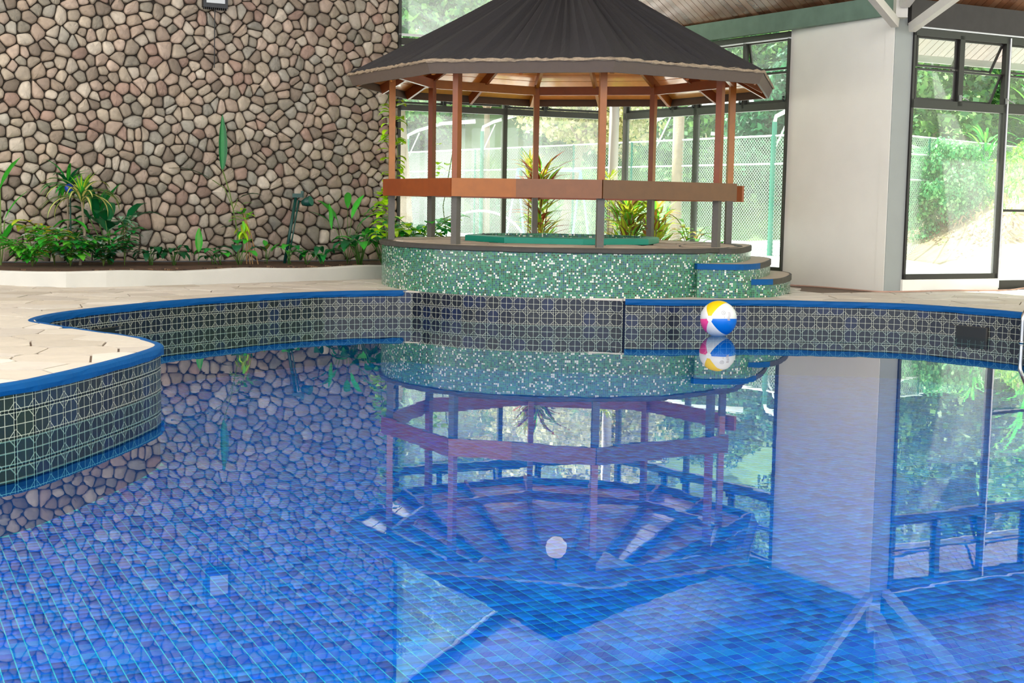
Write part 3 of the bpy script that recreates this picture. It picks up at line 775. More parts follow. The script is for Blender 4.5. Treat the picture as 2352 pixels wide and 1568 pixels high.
ce = struct('ceiling', 'varnished timber plank ceiling of the sloping roof')
RM = 6.4; LB = (E1-E0).length
regB = [(0, -.35), (LB+.0, -.35), (LB+.96, RM), (-.866*RM, RM)]; regC = [(0, -1.05), (9.3, -1.05), (9.3, RM), (-.909*RM, RM)]
regB = [(.3, -.35)]+regB[1:]+[]; regC = [(1.0, -1.05)]+regC[1:]
rs = random.Random(5)
for U, N, reg in ((BU, BN, regB), (CU, CN, regC)):
    bs = MB(); vs = []
    for k, off in ((0, .07), (1, .12)):
        for a, r in reg: q = E0+U*a+N*r; vs.append((q.x, q.y, EZ+SLOPE*r+off))
    n = len(reg); bs.add(vs, [tuple(range(n)), tuple(range(2*n-1, n-1, -1))]+[(i, (i+1) % n, (i+1) % n+n, i+n) for i in range(n)]); bs.build('roof_deck', m_beamdark, ce)
    a0 = min(x[0] for x in reg); a1 = max(x[0] for x in reg); a = a0
    regc = reg if parea(reg) > 0 else reg[::-1]
    while a < a1:
        p = clip(clip(regc, -1, 0, -(a+.004)), 1, 0, a+.128)
        if len(p) > 2:
            off = rs.uniform(0, .004); n = len(p); vs = []
            for k in (.040+off, .068):
                for aa, r in p: q = E0+U*aa+N*r; vs.append((q.x, q.y, EZ+SLOPE*r+k))
            kk = rs.uniform(.8, 1.15); col = tuple(x*kk for x in rs.choice([S(118, 78, 54), S(104, 66, 44), S(128, 90, 66)]))
            m = MB(); m.add(vs, [tuple(range(n-1, -1, -1)), tuple(range(n, 2*n))]+[(i, (i+1) % n, (i+1) % n+n, i+n) for i in range(n)], col); m.build('plank', m_ceil, ce)
        a += .132
def roofpt(U, N, a, r): q = E0+U*a+N*r; return (q.x, q.y)
top = [roofpt(BU, BN, LB+.96, RM-.05), roofpt(BU, BN, -.866*RM, RM-.05), roofpt(CU, CN, 9.3, RM-.05), (15, 1), (-14, 1), (-13, 16.3)]
top = top if parea(top) > 0 else top[::-1]
mb = MB(); mb.prism(top, 8.56, 8.7); mb.build('upper_ceiling', m_white, ce)
# eave soffit fascia outside window_3
mb = MB(); a, b = cpx(-.3)-CN*1.05, cpx(9.3)-CN*1.05; z = EZ-SLOPE*1.05+.03; mb.bar(Z3(a, z), Z3(b, z), .04, .16); o = mb.build('eave_fascia', m_beamwhite, None); o['kind'] = 'structure'

# ------------------------------------------------------------------ spa platform
sp = thing('spa_platform', 'round raised spa platform faced in green mosaic', 'platform', (.66, 18.9, DECK))
def mosaic_band(mb, poly, z0, z1, flip=False):
    acc = 0; n = len(poly)
    for i in range(n):
        a, b = poly[i], poly[(i+1) % n]; d = math.dist(a, b)
        vs = [(a[0], a[1], z0), (b[0], b[1], z0), (b[0], b[1], z1), (a[0], a[1], z1)]; uv = [(acc, z0), (acc+d, z0), (acc+d, z1), (acc, z1)]
        if flip: vs = vs[::-1]; uv = uv[::-1]
        mb.add(vs, [(0, 1, 2, 3)], None, [uv]); acc += d
mb = MB(); mosaic_band(mb, DRUM, DECK-.003, PLAT-.055); mb.build('drum_wall', MATS['mosaic'], sp)
# remove the part of the drum wall below the deck that belongs to the patterned tiles: tiles stand proud there
def rim(poly, z0, z1, o, m, nm, par, seg=None):
    mb = MB(); n = len(poly); cx, cy = cen(poly); vs = []
    idx = range(n) if seg is None else seg
    for i in idx:
        p = poly[i]; d = Vector((p[0]-cx, p[1]-cy)).normalized(); j = rs.uniform(-.006, .006)
        for oo, z in ((-.10, z1+.002), (o*.4+j, z1+.002), (o+j, z1-.015), (o+j, z0+.01+j), (0, z0+j)): vs.append((p[0]+d.x*oo, p[1]+d.y*oo, z))
    k = len(list(idx)); fs = [(i*5+q, ((i+1) % k)*5+q, ((i+1) % k)*5+q+1, i*5+q+1) for i in range(k if seg is None else k-1) for q in range(4)]
    mb.add(vs, fs); return mb.build(nm, m, par)
rim(DRUM, PLAT-.062, PLAT, .03, m_rimdark, 'rim', sp)
TUBC = (.70, 19.05)
def oct2(r, c=TUBC): return [(c[0]+r*math.cos(ang(i)), c[1]+r*math.sin(ang(i))) for i in range(8)]
v, f, u = flat(DRUM, [oct2(1.25)[::-1]], PLAT-.012); mb = MB(); mb.add(v, f); mb.build('platform_top', m_joint, sp)
# paving stones on the platform
rs = random.Random(21); cells = voronoi(-2.2, 15.9, 3.6, 21.9, .42, .007, rs, 1); rest = MB(); T140 = oct2(1.42)
for p in cells:
    c = cen(p)
    if not inside(c, DRUM) or inside(c, T140): continue
    p = clip_out(p, DRUM, True, .05, .5)
    for i in range(8):
        if len(p) < 3: break
        a, b = T140[i], T140[(i+1) % 8]; mx, my = (a[0]+b[0])/2-TUBC[0], (a[1]+b[1])/2-TUBC[1]; L = math.hypot(mx, my); nx, ny = mx/L, my/L
        dist = (c[0]-TUBC[0])*nx+(c[1]-TUBC[1])*ny
        if dist > L*.97 and abs(-(c[0]-TUBC[0])*ny+(c[1]-TUBC[1])*nx) < 1.0: p = clip(p, -nx, -ny, -(TUBC[0]*nx+TUBC[1]*ny+L*1.0))
    if len(p) < 3 or abs(parea(p)) < .004: continue
    k = rs.uniform(.8, 1.05); m = MB(); m.prism(p, PLAT-.015, PLAT+rs.uniform(0, .003), tuple(x*k for x in rs.choice([S(190, 172, 152), S(176, 160, 142), S(204, 190, 172)]))); m.build('flagstone', m_flag, sp)
# tub
ro, ri = oct2(1.40), oct2(1.22)
mb = MB(); n = 8
for i in range(8):
    j = (i+1) % 8
    vs = [(*ro[i], PLAT), (*ro[j], PLAT), (*ro[j], 1.012), (*ro[i], 1.012), (*[a*.97+c*.03 for a, c in zip(ro[i], TUBC)], 1.024), (*[a*.97+c*.03 for a, c in zip(ro[j], TUBC)], 1.024), (*ri[i], 1.024), (*ri[j], 1.024)]
    mb.add(vs, [(0, 1, 2, 3), (3, 2, 5, 4), (4, 5, 7, 6)])
tr = mb.build('tub_rim', m_green, sp)
mb = MB(); mosaic_band(mb, ri, .30, 1.022, flip=True); v, f, u = flat(ri, [], .30); mb.add(v, f, None, u); mb.build('tub_lining', MATS['mosaic'], sp)
# steps
for nm, poly, zt, zb in (('landing', ST1, PLAT, -1), ('step', ST2, .754, 0), ('step', ST3, .56, 0)):
    if parea(poly) < 0: poly = poly[::-1]
    body = MB(); mosaic_band(body, poly, DECK-.02, zt-.05); s = body.build(nm, MATS['mosaic'], sp)
    m = MB(); v, f, u = flat(poly, [], zt); k = S(186, 170, 150); m.add(v, f, [k]*len(f)); m.build('tread', m_flag, s)
    n = len(poly); cx, cy = cen(poly); front = [i for i in range(n)]
    blue = MB(); grey = MB(); 
    for i in range(n):
        j = (i+1) % n; a, b = poly[i], poly[j]; dm = Vector(((a[0]+b[0])/2-GC.x, (a[1]+b[1])/2-GC.y)); tt = dm.dot(TX)
        o1 = Vector((a[0]-cx, a[1]-cy)).normalized()*.018; o2 = Vector((b[0]-cx, b[1]-cy)).normalized()*.018
        vs = [(a[0]+o1.x, a[1]+o1.y, zt-.068), (b[0]+o2.x, b[1]+o2.y, zt-.068), (b[0]+o2.x, b[1]+o2.y, zt+.001), (a[0]+o1.x, a[1]+o1.y, zt+.001), (a[0]-o1.x, a[1]-o1.y, zt+.004), (b[0]-o2.x, b[1]-o2.y, zt+.004), (a[0], a[1], zt-.068), (b[0], b[1], zt-.068)]
        tgt = blue if (tt < -1.2 and nm == 'step') else grey
        tgt.add(vs, [(0, 1, 2, 3), (3, 2, 5, 4), (6, 7, 1, 0)])
    if blue.v: blue.build('nosing', m_coping, s, label='blue painted nosing')
    grey.build('nosing', m_rimdark, s)

# ------------------------------------------------------------------ gazebo
gz = thing('gazebo', 'octagonal timber gazebo with a pleated black roof over the green spa platform', 'gazebo', (GC.x, GC.y, PLAT))
rs = random.Random(9)
woods = [S(150, 84, 26), S(138, 68, 22), S(164, 100, 30), S(130, 60, 22)]
RP, RE, ZE = 2.413, 2.951, 3.03
US = .50                                         # slope of the boarding
def zun(r): return ZE+.10+US*(RE-r)                # underside of boards on the hips
for i in range(8):
    a = ang(i); r = Vector((math.cos(a), math.sin(a))); t = Vector((-r.y, r.x)); p = octo(RP, 0, i); w = .042
    m = MB(); m.obox((p.x, p.y, (1.56+zun(RP)-.08)/2), (r.x*w, r.y*w, 0), (t.x*w, t.y*w, 0), (0, 0, (zun(RP)-.08-1.56)/2), woods[(i*3+2) % 4]); po = m.build('post', m_woodA, gz)
    m = MB(); m.obox((p.x, p.y, (PLAT+1.56)/2), (r.x*(w+.002), r.y*(w+.002), 0), (t.x*(w+.002), t.y*(w+.002), 0), (0, 0, (1.56-PLAT)/2)); m.build('post_foot', m_greypost, po, label='grey painted lower length of the post')
for i in range(8):
    j = (i+1) % 8; a, b = octo(RP, 3.225, i), octo(RP, 3.225, j)
    m = MB(); m.bar(a, b, .055, .13, col=rs.choice(woods)); m.build('ring_beam', m_woodA, gz)
    # hip rafter
    m = MB(); up = Vector((0, 0, 1)); m.bar(octo(RE-.03, zun(RE-.03)-.075, i), octo(.55, zun(.55)-.075, i), .05, .14, col=rs.choice(woods)); m.build('hip_rafter', m_woodA, gz)
    e0, e1 = octo(RE, 0, i), octo(RE, 0, j); mid = (e0+e1)/2; c0 = Vector((GC.x, GC.y, 0)); rm = (mid-c0).length
    q0 = mid.copy(); q0.z = zun(RE)-.075; q1 = c0+(mid-c0)*.22; q1.z = zun(RE*.22)-.075
    m = MB(); m.bar(q0, q1, .045, .13, col=rs.choice(woods)); m.build('rafter', m_woodA, gz)
    # boards, parallel to the eave
    r = RE-.005; k = 0
    while r > .55:
        r2 = max(r-.165, .2); zz = 0
        P0, P1, P2_, P3_ = octo(r, zun(r), i), octo(r, zun(r), j), octo(r2+.013, zun(r2+.013), j), octo(r2+.013, zun(r2+.013), i)
        o = Vector((0, 0, .018)); vs = [P0, P1, P2_, P3_]+[x+o for x in (P0, P1, P2_, P3_)]
        col = tuple(x*rs.uniform(.85, 1.1) for x in rs.choice([S(240, 158, 74), S(230, 142, 60), S(244, 170, 88)]))
        m = MB(); m.add(vs, [(0, 3, 2, 1), (4, 5, 6, 7), (0, 1, 5, 4), (2, 3, 7, 6), (1, 2, 6, 5), (3, 0, 4, 7)], col); m.build('board', m_board, gz); r = r2
    # collar boards under the rafters near the top
    r = 1.30
    while r > .2:
        r2 = r-.15; dz = -.155
        P0, P1, P2_, P3_ = octo(r, zun(r)+dz, i), octo(r, zun(r)+dz, j), octo(max(r2, .05)+.006, zun(r2)+dz, j), octo(max(r2, .05)+.006, zun(r2)+dz, i)
        o = Vector((0, 0, .016)); vs = [P0, P1, P2_, P3_]+[x+o for x in (P0, P1, P2_, P3_)]
        m = MB(); m.add(vs, [(0, 3, 2, 1), (4, 5, 6, 7), (0, 1, 5, 4), (2, 3, 7, 6), (1, 2, 6, 5), (3, 0, 4, 7)], rs.choice(woods)); m.build('collar_board', m_board, gz); r = r2
    # fascia, raked with the roof
    A_, B_, C_, D_ = octo(RE, ZE-.01, i), octo(RE, ZE-.01, j), octo(RE+.065, ZE+.145, j), octo(RE+.065, ZE+.145, i)
    ii_ = Vector((math.cos(ang(i)), math.sin(ang(i)), 0))*-.03; jj_ = Vector((math.cos(ang(j)), math.sin(ang(j)), 0))*-.03
    m = MB(); m.add([A_, B_, C_, D_, A_+ii_, B_+jj_, C_+jj_, D_+ii_], [(0, 1, 2, 3), (5, 4, 7, 6), (1, 0, 4, 5), (3, 2, 6, 7), (0, 3, 7, 4), (2, 1, 5, 6)])
    m.build('fascia', m_fascia, gz)
# pleated cover
RC, ZC0, ZAP = RE+.075, ZE+.150, 4.84; NA, NR = 8*36, 14; vs = []
rp = random.Random(4); ph = [rp.uniform(0, 6.28) for _ in range(8)]; amp = [rp.uniform(.4, 1.) for _ in range(NA)]
def edge_r(th):
    a = (th-ang(0)) % (math.pi/4); return math.cos(math.pi/8)/math.cos(a-math.pi/8)
pl_h = [rp.uniform(-1, 1) for _ in range(NA)]; pl_h = [.6*pl_h[i]+.25*pl_h[i-1]+.25*(1 if i % 3 == 0 else -.6) for i in range(NA)]
for kk in range(NR+1):
    s = kk/NR
    for q in range(NA):
        th = ang(0)+2*math.pi*q/NA+.10*math.sin(s*1.2)*0; rad = RC*edge_r(th)*(1-s)
        z = ZC0+(ZAP-ZC0)*s-.05*math.sin(math.pi*s)
        env = min(1, s/.25)*(1-s)**.45+ .12
        z += pl_h[q]*.055*env
        if kk == 0: z = ZC0+rp.uniform(-.014, .010)
        if kk == 0: rad += rp.uniform(-.005, .008)
        vs.append((GC.x+rad*math.cos(th), GC.y+rad*math.sin(th), z))
m = MB(); m.add(vs, [(k*NA+q, k*NA+(q+1) % NA, (k+1)*NA+(q+1) % NA, (k+1)*NA+q) for k in range(NR) for q in range(NA)]); m.build('roof_cover', m_fabric, gz, smooth=False)
# frayed underlay strip between cover and fascia
m = MB(); vs = []; N2 = 8*40
for q in range(N2):
    th = ang(0)+2*math.pi*q/N2; e = edge_r(th); z1 = ZC0+rp.uniform(-.004, .016)
    for rr_, z in ((RC-.008, ZE+.118+rp.uniform(-.008, .006)), (RC+.004+rp.uniform(0, .008), ZE+.128+rp.uniform(-.01, .01)), (RC-.003, z1)): vs.append((GC.x+rr_*e*math.cos(th), GC.y+rr_*e*math.sin(th), z))
m.add(vs, [(q*3+k, ((q+1) % N2)*3+k, ((q+1) % N2)*3+k+1, q*3+k+1) for q in range(N2) for k in range(2)]); m.build('underlay_edge', mat('underlay', S(150, 132, 110), .9, .5, 40), gz)
# rail boards: open between posts 3 and 4
RR = 2.50; railc = {0: [S(150, 82, 44), S(160, 88, 46)], 1: [S(176, 110, 50), S(140, 96, 70)], 2: [S(128, 92, 62)]}
def rail(p0, p1, col, off=0):
    m = MB(); m.bar(p0, p1, .038, .228, col=col); m.build('rail_board', m_woodA, gz)
Z = 1.655
def ro_(i): return octo(RR, Z, i)
def along(a, b, t): return a+(b-a)*t
rail(along(ro_(0), ro_(1), -.02), along(ro_(0), ro_(1), .26), S(134, 60, 18)); rail(along(ro_(0), ro_(1), .26), along(ro_(0), ro_(1), 1.0), S(140, 66, 20))
rail(ro_(1), along(ro_(1), ro_(2), .435), S(156, 86, 16)); rail(along(ro_(1), ro_(2), .435), ro_(2), S(124, 74, 38))
rail(ro_(2), along(ro_(2), ro_(3), 1.11), S(100, 60, 26))
rail(along(ro_(5), ro_(4), 1.09), along(ro_(5), ro_(4), .30), S(150, 84, 46)); rail(along(ro_(5), ro_(4), .30), ro_(5), S(150, 76, 44))
rail(ro_(5), ro_(6), S(150, 76, 44)); rail(ro_(6), ro_(7), S(144, 70, 42)); rail(ro_(7), ro_(0), S(150, 76, 44))
# hanging globe lamp
gl = thing('globe_lamp', 'white globe pendant hanging inside the gazebo roof', 'lamp', (GC.x, GC.y, 3.46))
m = MB(); m.lathe([(.157*math.sin(math.pi*k/16), -.157*math.cos(math.pi*k/16)) for k in range(17)], (GC.x, GC.y, 3.46), 28); m.build('globe', m_globe, gl, smooth=True)
m = MB(); m.tube([(GC.x, GC.y, 3.60), (GC.x, GC.y, 4.42)], .018, 8); m.lathe([(.0, 0), (.05, 0), (.05, .05), (.0, .07)], (GC.x, GC.y, 3.60), 12); m.build('rod', m_black, gl)

# ------------------------------------------------------------------ beach ball
bc = Vector((2.345, 15.19, .196)); br = .208
ball = thing('beach_ball', 'inflatable beach ball with white, blue, yellow and pink panels floating beside the pool wall', 'beach ball', bc)
pole = Vector((-.60, -.79, .06)).normalized(); px_ = Vector((0, 0, 1))-pole*pole.z; px_.normalize(); py_ = -pole.cross(px_)
def sph(lat, lon, r=br): return bc+(pole*math.cos(lat)+(px_*math.cos(lon)+py_*math.sin(lon))*math.sin(lat))*r
bcols = [S(236, 234, 230), S(6, 112, 214), S(238, 236, 232), S(244, 74, 150), S(236, 234, 230), S(244, 206, 20)]
bnm = ['white', 'blue', 'white', 'pink', 'white', 'yellow']; off = math.radians(26)
for k in range(6):
    m = MB(); NL, NM = 16, 10; vs = []
    for a in range(NL+1):
        for b in range(NM+1):
            lat = .16+(math.pi-.32)*a/NL; lon = off+math.pi/3*(k+b/NM); d = 1-.012*math.exp(-((min(b, NM-b))/.8)**2); vs.append(sph(lat, lon, br*d))
    m.add(vs, [(a*(NM+1)+b, (a+1)*(NM+1)+b, (a+1)*(NM+1)+b+1, a*(NM+1)+b+1) for a in range(NL) for b in range(NM)], bcols[k]); m.build('panel', m_vinyl, ball, smooth=True, label=bnm[k]+' panel')
for s in (0, 1):
    m = MB(); vs = [sph(.0 if not s else math.pi, 0, br*1.0)]
    for a in (.09, .17):
        for b in range(20): vs.append(sph(a if not s else math.pi-a, 2*math.pi*b/20, br*1.0))
    m.add(vs, [(0, 1+b, 1+(b+1) % 20) for b in range(20)]+[(1+b, 21+b, 21+(b+1) % 20, 1+(b+1) % 20) for b in range(20)], S(240, 238, 234)); m.build('end_cap', m_vinyl, ball, smooth=True)
# printed marks on the white panel: a ringed sign, a small stroke and a grey text block
def on_ball(u, v): 
    # u, v in camera-like plane of the ball: u to the right, v up
    d = Vector((u, 0, v)); y = -math.sqrt(max(0, 1-u*u-v*v)); return bc+Vector((u, y, v))*br*1.003
m = MB(); g = S(150, 146, 144); cx, cz, r_ = .12, .40, .10
def stroke(m, pts, w, col):
    vs = []; 
    for i, (u, v) in enumerate(pts):
        a = pts[max(i-1, 0)]; b = pts[min(i+1, len(pts)-1)]; dx, dz = b[0]-a[0], b[1]-a[1]; L = math.hypot(dx, dz) or 1; nx, nz = -dz/L*w, dx/L*w
        vs += [on_ball(u+nx, v+nz), on_ball(u-nx, v-nz)]
    m.add(vs, [(2*i, 2*i+1, 2*i+3, 2*i+2) for i in range(len(pts)-1)], col)
stroke(m, [(cx+r_*math.cos(a), cz+r_*math.sin(a)) for a in [k*math.pi/10 for k in range(21)]], .010, g)
stroke(m, [(cx-.05, cz-.05), (cx, cz+.06), (cx+.05, cz-.05)], .009, g); stroke(m, [(cx-.03, cz-.01), (cx+.05, cz-.01)], .009, g); stroke(m, [(cx+.05, cz-.06), (cx+.02, cz+.02)], .009, g)
stroke(m, [(cx+.05, cz-.18), (cx+.05, cz-.28)], .009, g)
m.build('print', m_vinyl, ball, label='small grey ringed sign printed on the white panel')
m = MB()
for k in range(7): stroke(m, [(.36+.03*math.sin(k)+t*.05, .40-.065*k+0*t) for t in range(4)], .020, S(190, 180, 180))
m.build('print', m_vinyl, ball, label='faint grey block of printed lines')

# ------------------------------------------------------------------ pool ladder
ld = thing('pool_ladder', 'stainless steel pool ladder at the tiled pool wall', 'ladder', (5.8, 14.9, DECK))
def rr3(pts): return catmull(pts, .04)
for dx, dy in ((0, 0), (.42, -.42)):
    b = Vector((5.71+dx, 14.93+dy, 0)); o = Vector((.75, .66, 0)).normalized()
    pts = [b+Vector((0, 0, -.85)), b+Vector((0, 0, -.3)), b+Vector((0, 0, .10)), b+Vector((0, 0, .30)), b+o*.05+Vector((0, 0, .36)), b+o*.20+Vector((0, 0, .54)), b+o*.33+Vector((0, 0, .78)), b+o*.50+Vector((0, 0, .90)), b+o*.68+Vector((0, 0, .80)), b+o*.74+Vector((0, 0, .55)), b+o*.74+Vector((0, 0, DECK))]
    m = MB(); m.tube([tuple(q) for q in rr3([tuple(x) for x in pts])], .026, 12); m.build('rail', m_steel, ld, smooth=True)
    m = MB(); m.lathe([(0, .012), (.05, .012), (.055, 0)], (pts[-1].x, pts[-1].y, DECK+.002), 16); m.build('flange', m_steel, ld, smooth=True)
    m = MB(); m.lathe([(.026, -.012), (.034, -.012), (.034, .012), (.026, .012)], (b.x, b.y, .012), 16); m.build('collar', m_steel, ld, smooth=True)
for z in (-.65, -.35, -.05):
    m = MB(); a = Vector((5.71, 14.93, z)); b = a+Vector((.42, -.42, 0)); m.bar(a, b, .07, .022); m.build('tread', m_steel, ld)

# ------------------------------------------------------------------ cord on the deck, drip pipe, garden light, flood light, blue ball
pts = [(3.62, 18.98, .345), (3.9, 19.3, .342), (4.3, 19.6, .342), (4.9, 18.6, .342), (5.05, 18.45, .342), (5.45, 18.53, .345), (6.2, 18.9, .35), (6.9, 19.15, .345), (7.3, 19.5, .342), (7.6, 19.68, .36), (8.4, 19.9, .342), (9.5, 20.6, .342)]
pts[1] = (4.02, 19.62, .342); pts[2] = (4.45, 19.3, .342)
m = MB(); m.tube(catmull(pts, .08), .011, 6); o = m.build('extension_cord', m_cord, None, smooth=True, origin=(5.3, 18.5, DECK)); tag(o, 'thin brownish cord along the foot of the white block and dark window', 'cord')
m = MB(); pts = [Z3(W0+WU*s+WN*(.16+.03*math.sin(s*2.1)), .515+.006*math.sin(s*3)) for s in [4+.4*k for k in range(19)]]; m.tube(pts, .012, 6); o = m.build('drip_pipe', m_pipe, None, smooth=True, origin=tuple(pts[9])); tag(o, 'grey irrigation pipe along the foot of the stone wall', 'pipe')

gl2 = thing('garden_spotlight', 'dark green garden spotlight on a leaning stake against the stone wall', 'light', (-3.46, 20.42, .5))
p0, p1 = Vector((-3.49, 20.42, .48)), Vector((-3.33, 20.52, 1.50))
m = MB(); m.tube([p0, p1], .024, 10); m.build('stake', m_darkgreen, gl2, smooth=True)
m = MB(); m.tube([p0+Vector((.05, 0, 0)), p1+Vector((.05, -.02, -.04))], .012, 8); m.build('conduit', m_darkgreen, gl2, smooth=True)
m = MB(); m.obox(p1+Vector((.03, 0, .03)), (.075, 0, 0), (0, .05, 0), (0, 0, .03)); m.obox(p1+Vector((.10, 0, .05)), (.02, 0, 0), (0, .03, 0), (0, 0, .05)); m.build('bracket', m_darkgreen, gl2)
hc = p1+Vector((.19, -.04, -.06)); ax = Vector((.9, -.35, .25)).normalized(); m = MB()
m.tube([hc-ax*.10, hc-ax*.05, hc+ax*.05], [.04, .06, .082], 18); m.build('lamp_head', m_darkgreen, gl2, smooth=True)
m = MB(); m.tube([hc+ax*.052, hc+ax*.056], .07, 18); m.build('lens', m_greenmetal, gl2)

fl = thing('flood_light', 'black framed flood light with a pale glass face high on the stone wall', 'light', (-4.6, 20.5, 4.5))
c = Z3(W0+WU*((-4.6+12)/WU.x)+WN*.14, 4.52); U3 = Z3(WU, 0); N3 = Z3(WN, 0)
m = MB(); m.obox(c, U3*.185, N3*.05, (0, 0, .22)); m.build('housing', m_black, fl)
m = MB(); m.obox(c+N3*.052, U3*.14, N3*.004, (0, 0, .155)); m.build('glass_face', m_lens, fl)
m = MB()
for k in range(12): m.obox(c+U3*(-.165+.03*k)-Vector((0, 0, .232)), U3*.004, N3*.04, (0, 0, .016))
m.build('cooling_fins', m_black, fl)
m = MB(); m.tube([c-Vector((0, 0, .23)), c-Vector((.0, 0, .6))-N3*.03, c-Vector((.005, 0, 1.1))-N3*.03], .008, 6); m.build('cable', m_black, fl)
c = Vector((-6.22, 18.85, 1.57)); m = MB(); m.lathe([(.075*math.sin(math.pi*k/12), -.066*math.cos(math.pi*k/12)) for k in range(13)], c, 20); o = m.build('garden_globe', m_blueball, None, smooth=True, origin=c); tag(o, 'small blue globe on a stake among the planter leaves', 'garden globe')
m = MB(); m.tube([(-6.22, 18.85, .5), (-6.22, 18.85, 1.53)], .012, 6); m.build('stake', m_darkgreen, o)
m = MB(); m.lathe([(0, .02), (.02, .015), (.022, 0)], (-.42, 18.6, 1.03), 10); m.lathe([(0, .02), (.03, .012), (.03, 0)], (-.36, 18.62, 1.026), 10); o = m.build('tap_knob', m_black, None, origin=(-.4, 18.6, 1.02)); tag(o, 'tiny black knob fitting on the green tub rim', 'knob')

# ------------------------------------------------------------------ planting
rs = random.Random(17)
G1, G2, G3, G4 = S(34, 150, 62), S(70, 190, 60), S(20, 112, 62), S(124, 214, 70)
YG, YL, RDD, BRN, LIME = S(196, 214, 60), S(240, 222, 140), S(150, 60, 40), S(130, 86, 60), S(190, 236, 40)
def leaf(par, base, az, pitch, L, Wd, droop, col, col2=None, nseg=8, fold=.18, shape=1.0, twist=0., stem=None, nm='leaf'):
    """a curved folded blade; base point, azimuth, starting pitch, length, width, total droop angle"""
    base = Vector(base); m = MB(); p = base.copy(); pts = []
    if stem:
        ls, sp_ = stem; d = Vector((math.cos(az)*math.cos(sp_), math.sin(az)*math.cos(sp_), math.sin(sp_)))
        e = base+d*ls+Vector((0, 0, -.06*ls)); mid = base+d*ls*.5+Vector((0, 0, .05*ls)); m.tube([base, mid, e], max(.0045, Wd*.04), 5, S(92, 140, 60)); p = e
    side = Vector((-math.sin(az+twist), math.cos(az+twist), 0)); vs = []; n = nseg
    for i in range(n+1):
        t = i/n; th = pitch-droop*t**1.3; d = Vector((math.cos(az)*math.cos(th), math.sin(az)*math.cos(th), math.sin(th))); nrm = side.cross(d); 
        if nrm.z < 0 and abs(th) < 1.4: nrm = -nrm
        w = Wd*.5*math.sin(math.pi*min(1, t**shape*.97+.03))**.8
        wave = .03*Wd*math.sin(i*2.4+az*5)
        vs += [p+side*w+nrm*(fold*w+wave), p+side*w*.45+nrm*fold*.25*w, p-nrm*fold*.1*w, p-side*w*.45+nrm*fold*.25*w, p-side*w+nrm*(fold*w-wave)]
        p = p+d*(L/n)
    c2 = col2 or tuple(x*1.12 for x in col); fs = []; cs = []
    for i in range(n):
        for k in range(4): fs.append((i*5+k, i*5+k+1, (i+1)*5+k+1, (i+1)*5+k)); cs.append(c2 if k in (1, 2) else col)
    m.add(vs, fs, cs); return m.build(nm, m_leaf, par, smooth=True)
def jit(c, a=.2): k = rs.uniform(1-a, 1+a); return tuple(x*k for x in c)
def rosette(label, loc, n, L, Wd, stem=(.2, 1.1), pitch=.5, droop=1.2, cols=(G1, G2, G3), group=None, name='broadleaf_plant', cat='plant', col2=None, azr=(0, 6.283), shape=1., stemv=.3):
    p = thing(name, label, cat, loc, group); L *= 1.12; Wd *= 1.3
    for k in range(n):
        az = azr[0]+(azr[1]-azr[0])*(k+rs.uniform(.1, .9))/n
        leaf(p, Vector(loc)+Vector((rs.uniform(-.03, .03), rs.uniform(-.03, .03), 0)), az, pitch+rs.uniform(-.25, .25), L*rs.uniform(.75, 1.15), Wd*rs.uniform(.8, 1.15), droop*rs.uniform(.7, 1.25), jit(rs.choice(cols)), col2, stem=(stem[0]*rs.uniform(1-stemv, 1+stemv), min(1.5, stem[1]+rs.uniform(-.2, .2))) if stem else None, shape=shape)
    return p
def pinnate(label, loc, n, H, name='bushy_shrub', cols=(G1, G2, G4), ll=.16, lw=.06, spread=.8, az=None, pairs=7, group=None, cat='shrub', white=0.):
    """arching stems carrying pairs of leaves"""
    p = thing(name, label, cat, loc, group)
    n0 = n; n = int(n*1.5); ll *= 1.25; lw *= 1.45; H *= 1.12
    for k in range(n):
        a = (az[k % n0]+(0 if k < n0 else .45) if az else 6.283*(k+rs.random())/n); h = H*rs.uniform(.7, 1.1); pts = []; b = Vector(loc); th = 1.35-rs.uniform(0, .35)
        for i in range(9):
            t = i/8; q = b+Vector((math.cos(a)*spread*h*t**1.6, math.sin(a)*spread*h*t**1.6, h*(t-.28*t**3))); pts.append(q)
        m = MB(); m.tube(pts, .007, 5); m.build('stem', m_stem, p, smooth=True)
        for i in range(pairs):
            t = .25+.75*i/(pairs-1); x = t*8; i0 = min(7, int(x)); q = pts[i0]+(pts[i0+1]-pts[i0])*(x-i0)
            for sd in ((-1, 1) if i < pairs-1 else (0,)):
                c = jit(rs.choice(cols)) if rs.random() > white else jit(S(190, 204, 196), .1)
                leaf(p, q, a+sd*rs.uniform(.7, 1.2), rs.uniform(-.1, .4), ll*rs.uniform(.7, 1.15), lw*rs.uniform(.8, 1.2), rs.uniform(.5, 1.1), c, nseg=5)
    return p
SZ = .50
# along the stone wall, from the photograph's side of the camera
p = thing('tall_leafy_plant', 'tall bright green stalks with upright leaves at the photo\'s left border beside the wall', 'plant', (-7.02, 18.4, SZ))
for k, (dx, h, az, L) in enumerate([(0, 1.05, -.2, .55), (.05, .62, .2, .50), (-.12, .9, 2.5, .5), (.02, .30, -.4, .40)]):
    m = MB(); m.tube([(-7.05+dx*.3, 18.4, SZ), (-7.02+dx*.6, 18.38, SZ+h*.5), (-7.02+dx, 18.38, SZ+h)], .009, 6); m.build('stem', m_stem, p)
    leaf(p, (-7.02+dx, 18.38, SZ+h), az, 1.1, L, .12, .5, jit(G2), nseg=7)
pinnate('low spreading shrub of narrow bright leaves nearest the left end of the kerb', (-6.55, 18.25, SZ), 6, .50, az=[3.6, 4.2, 5.0, 5.6, 3.0, 2.0], ll=.17, lw=.05, spread=1.0, cols=(G4, G2, G2), pairs=8, name='arching_shrub')
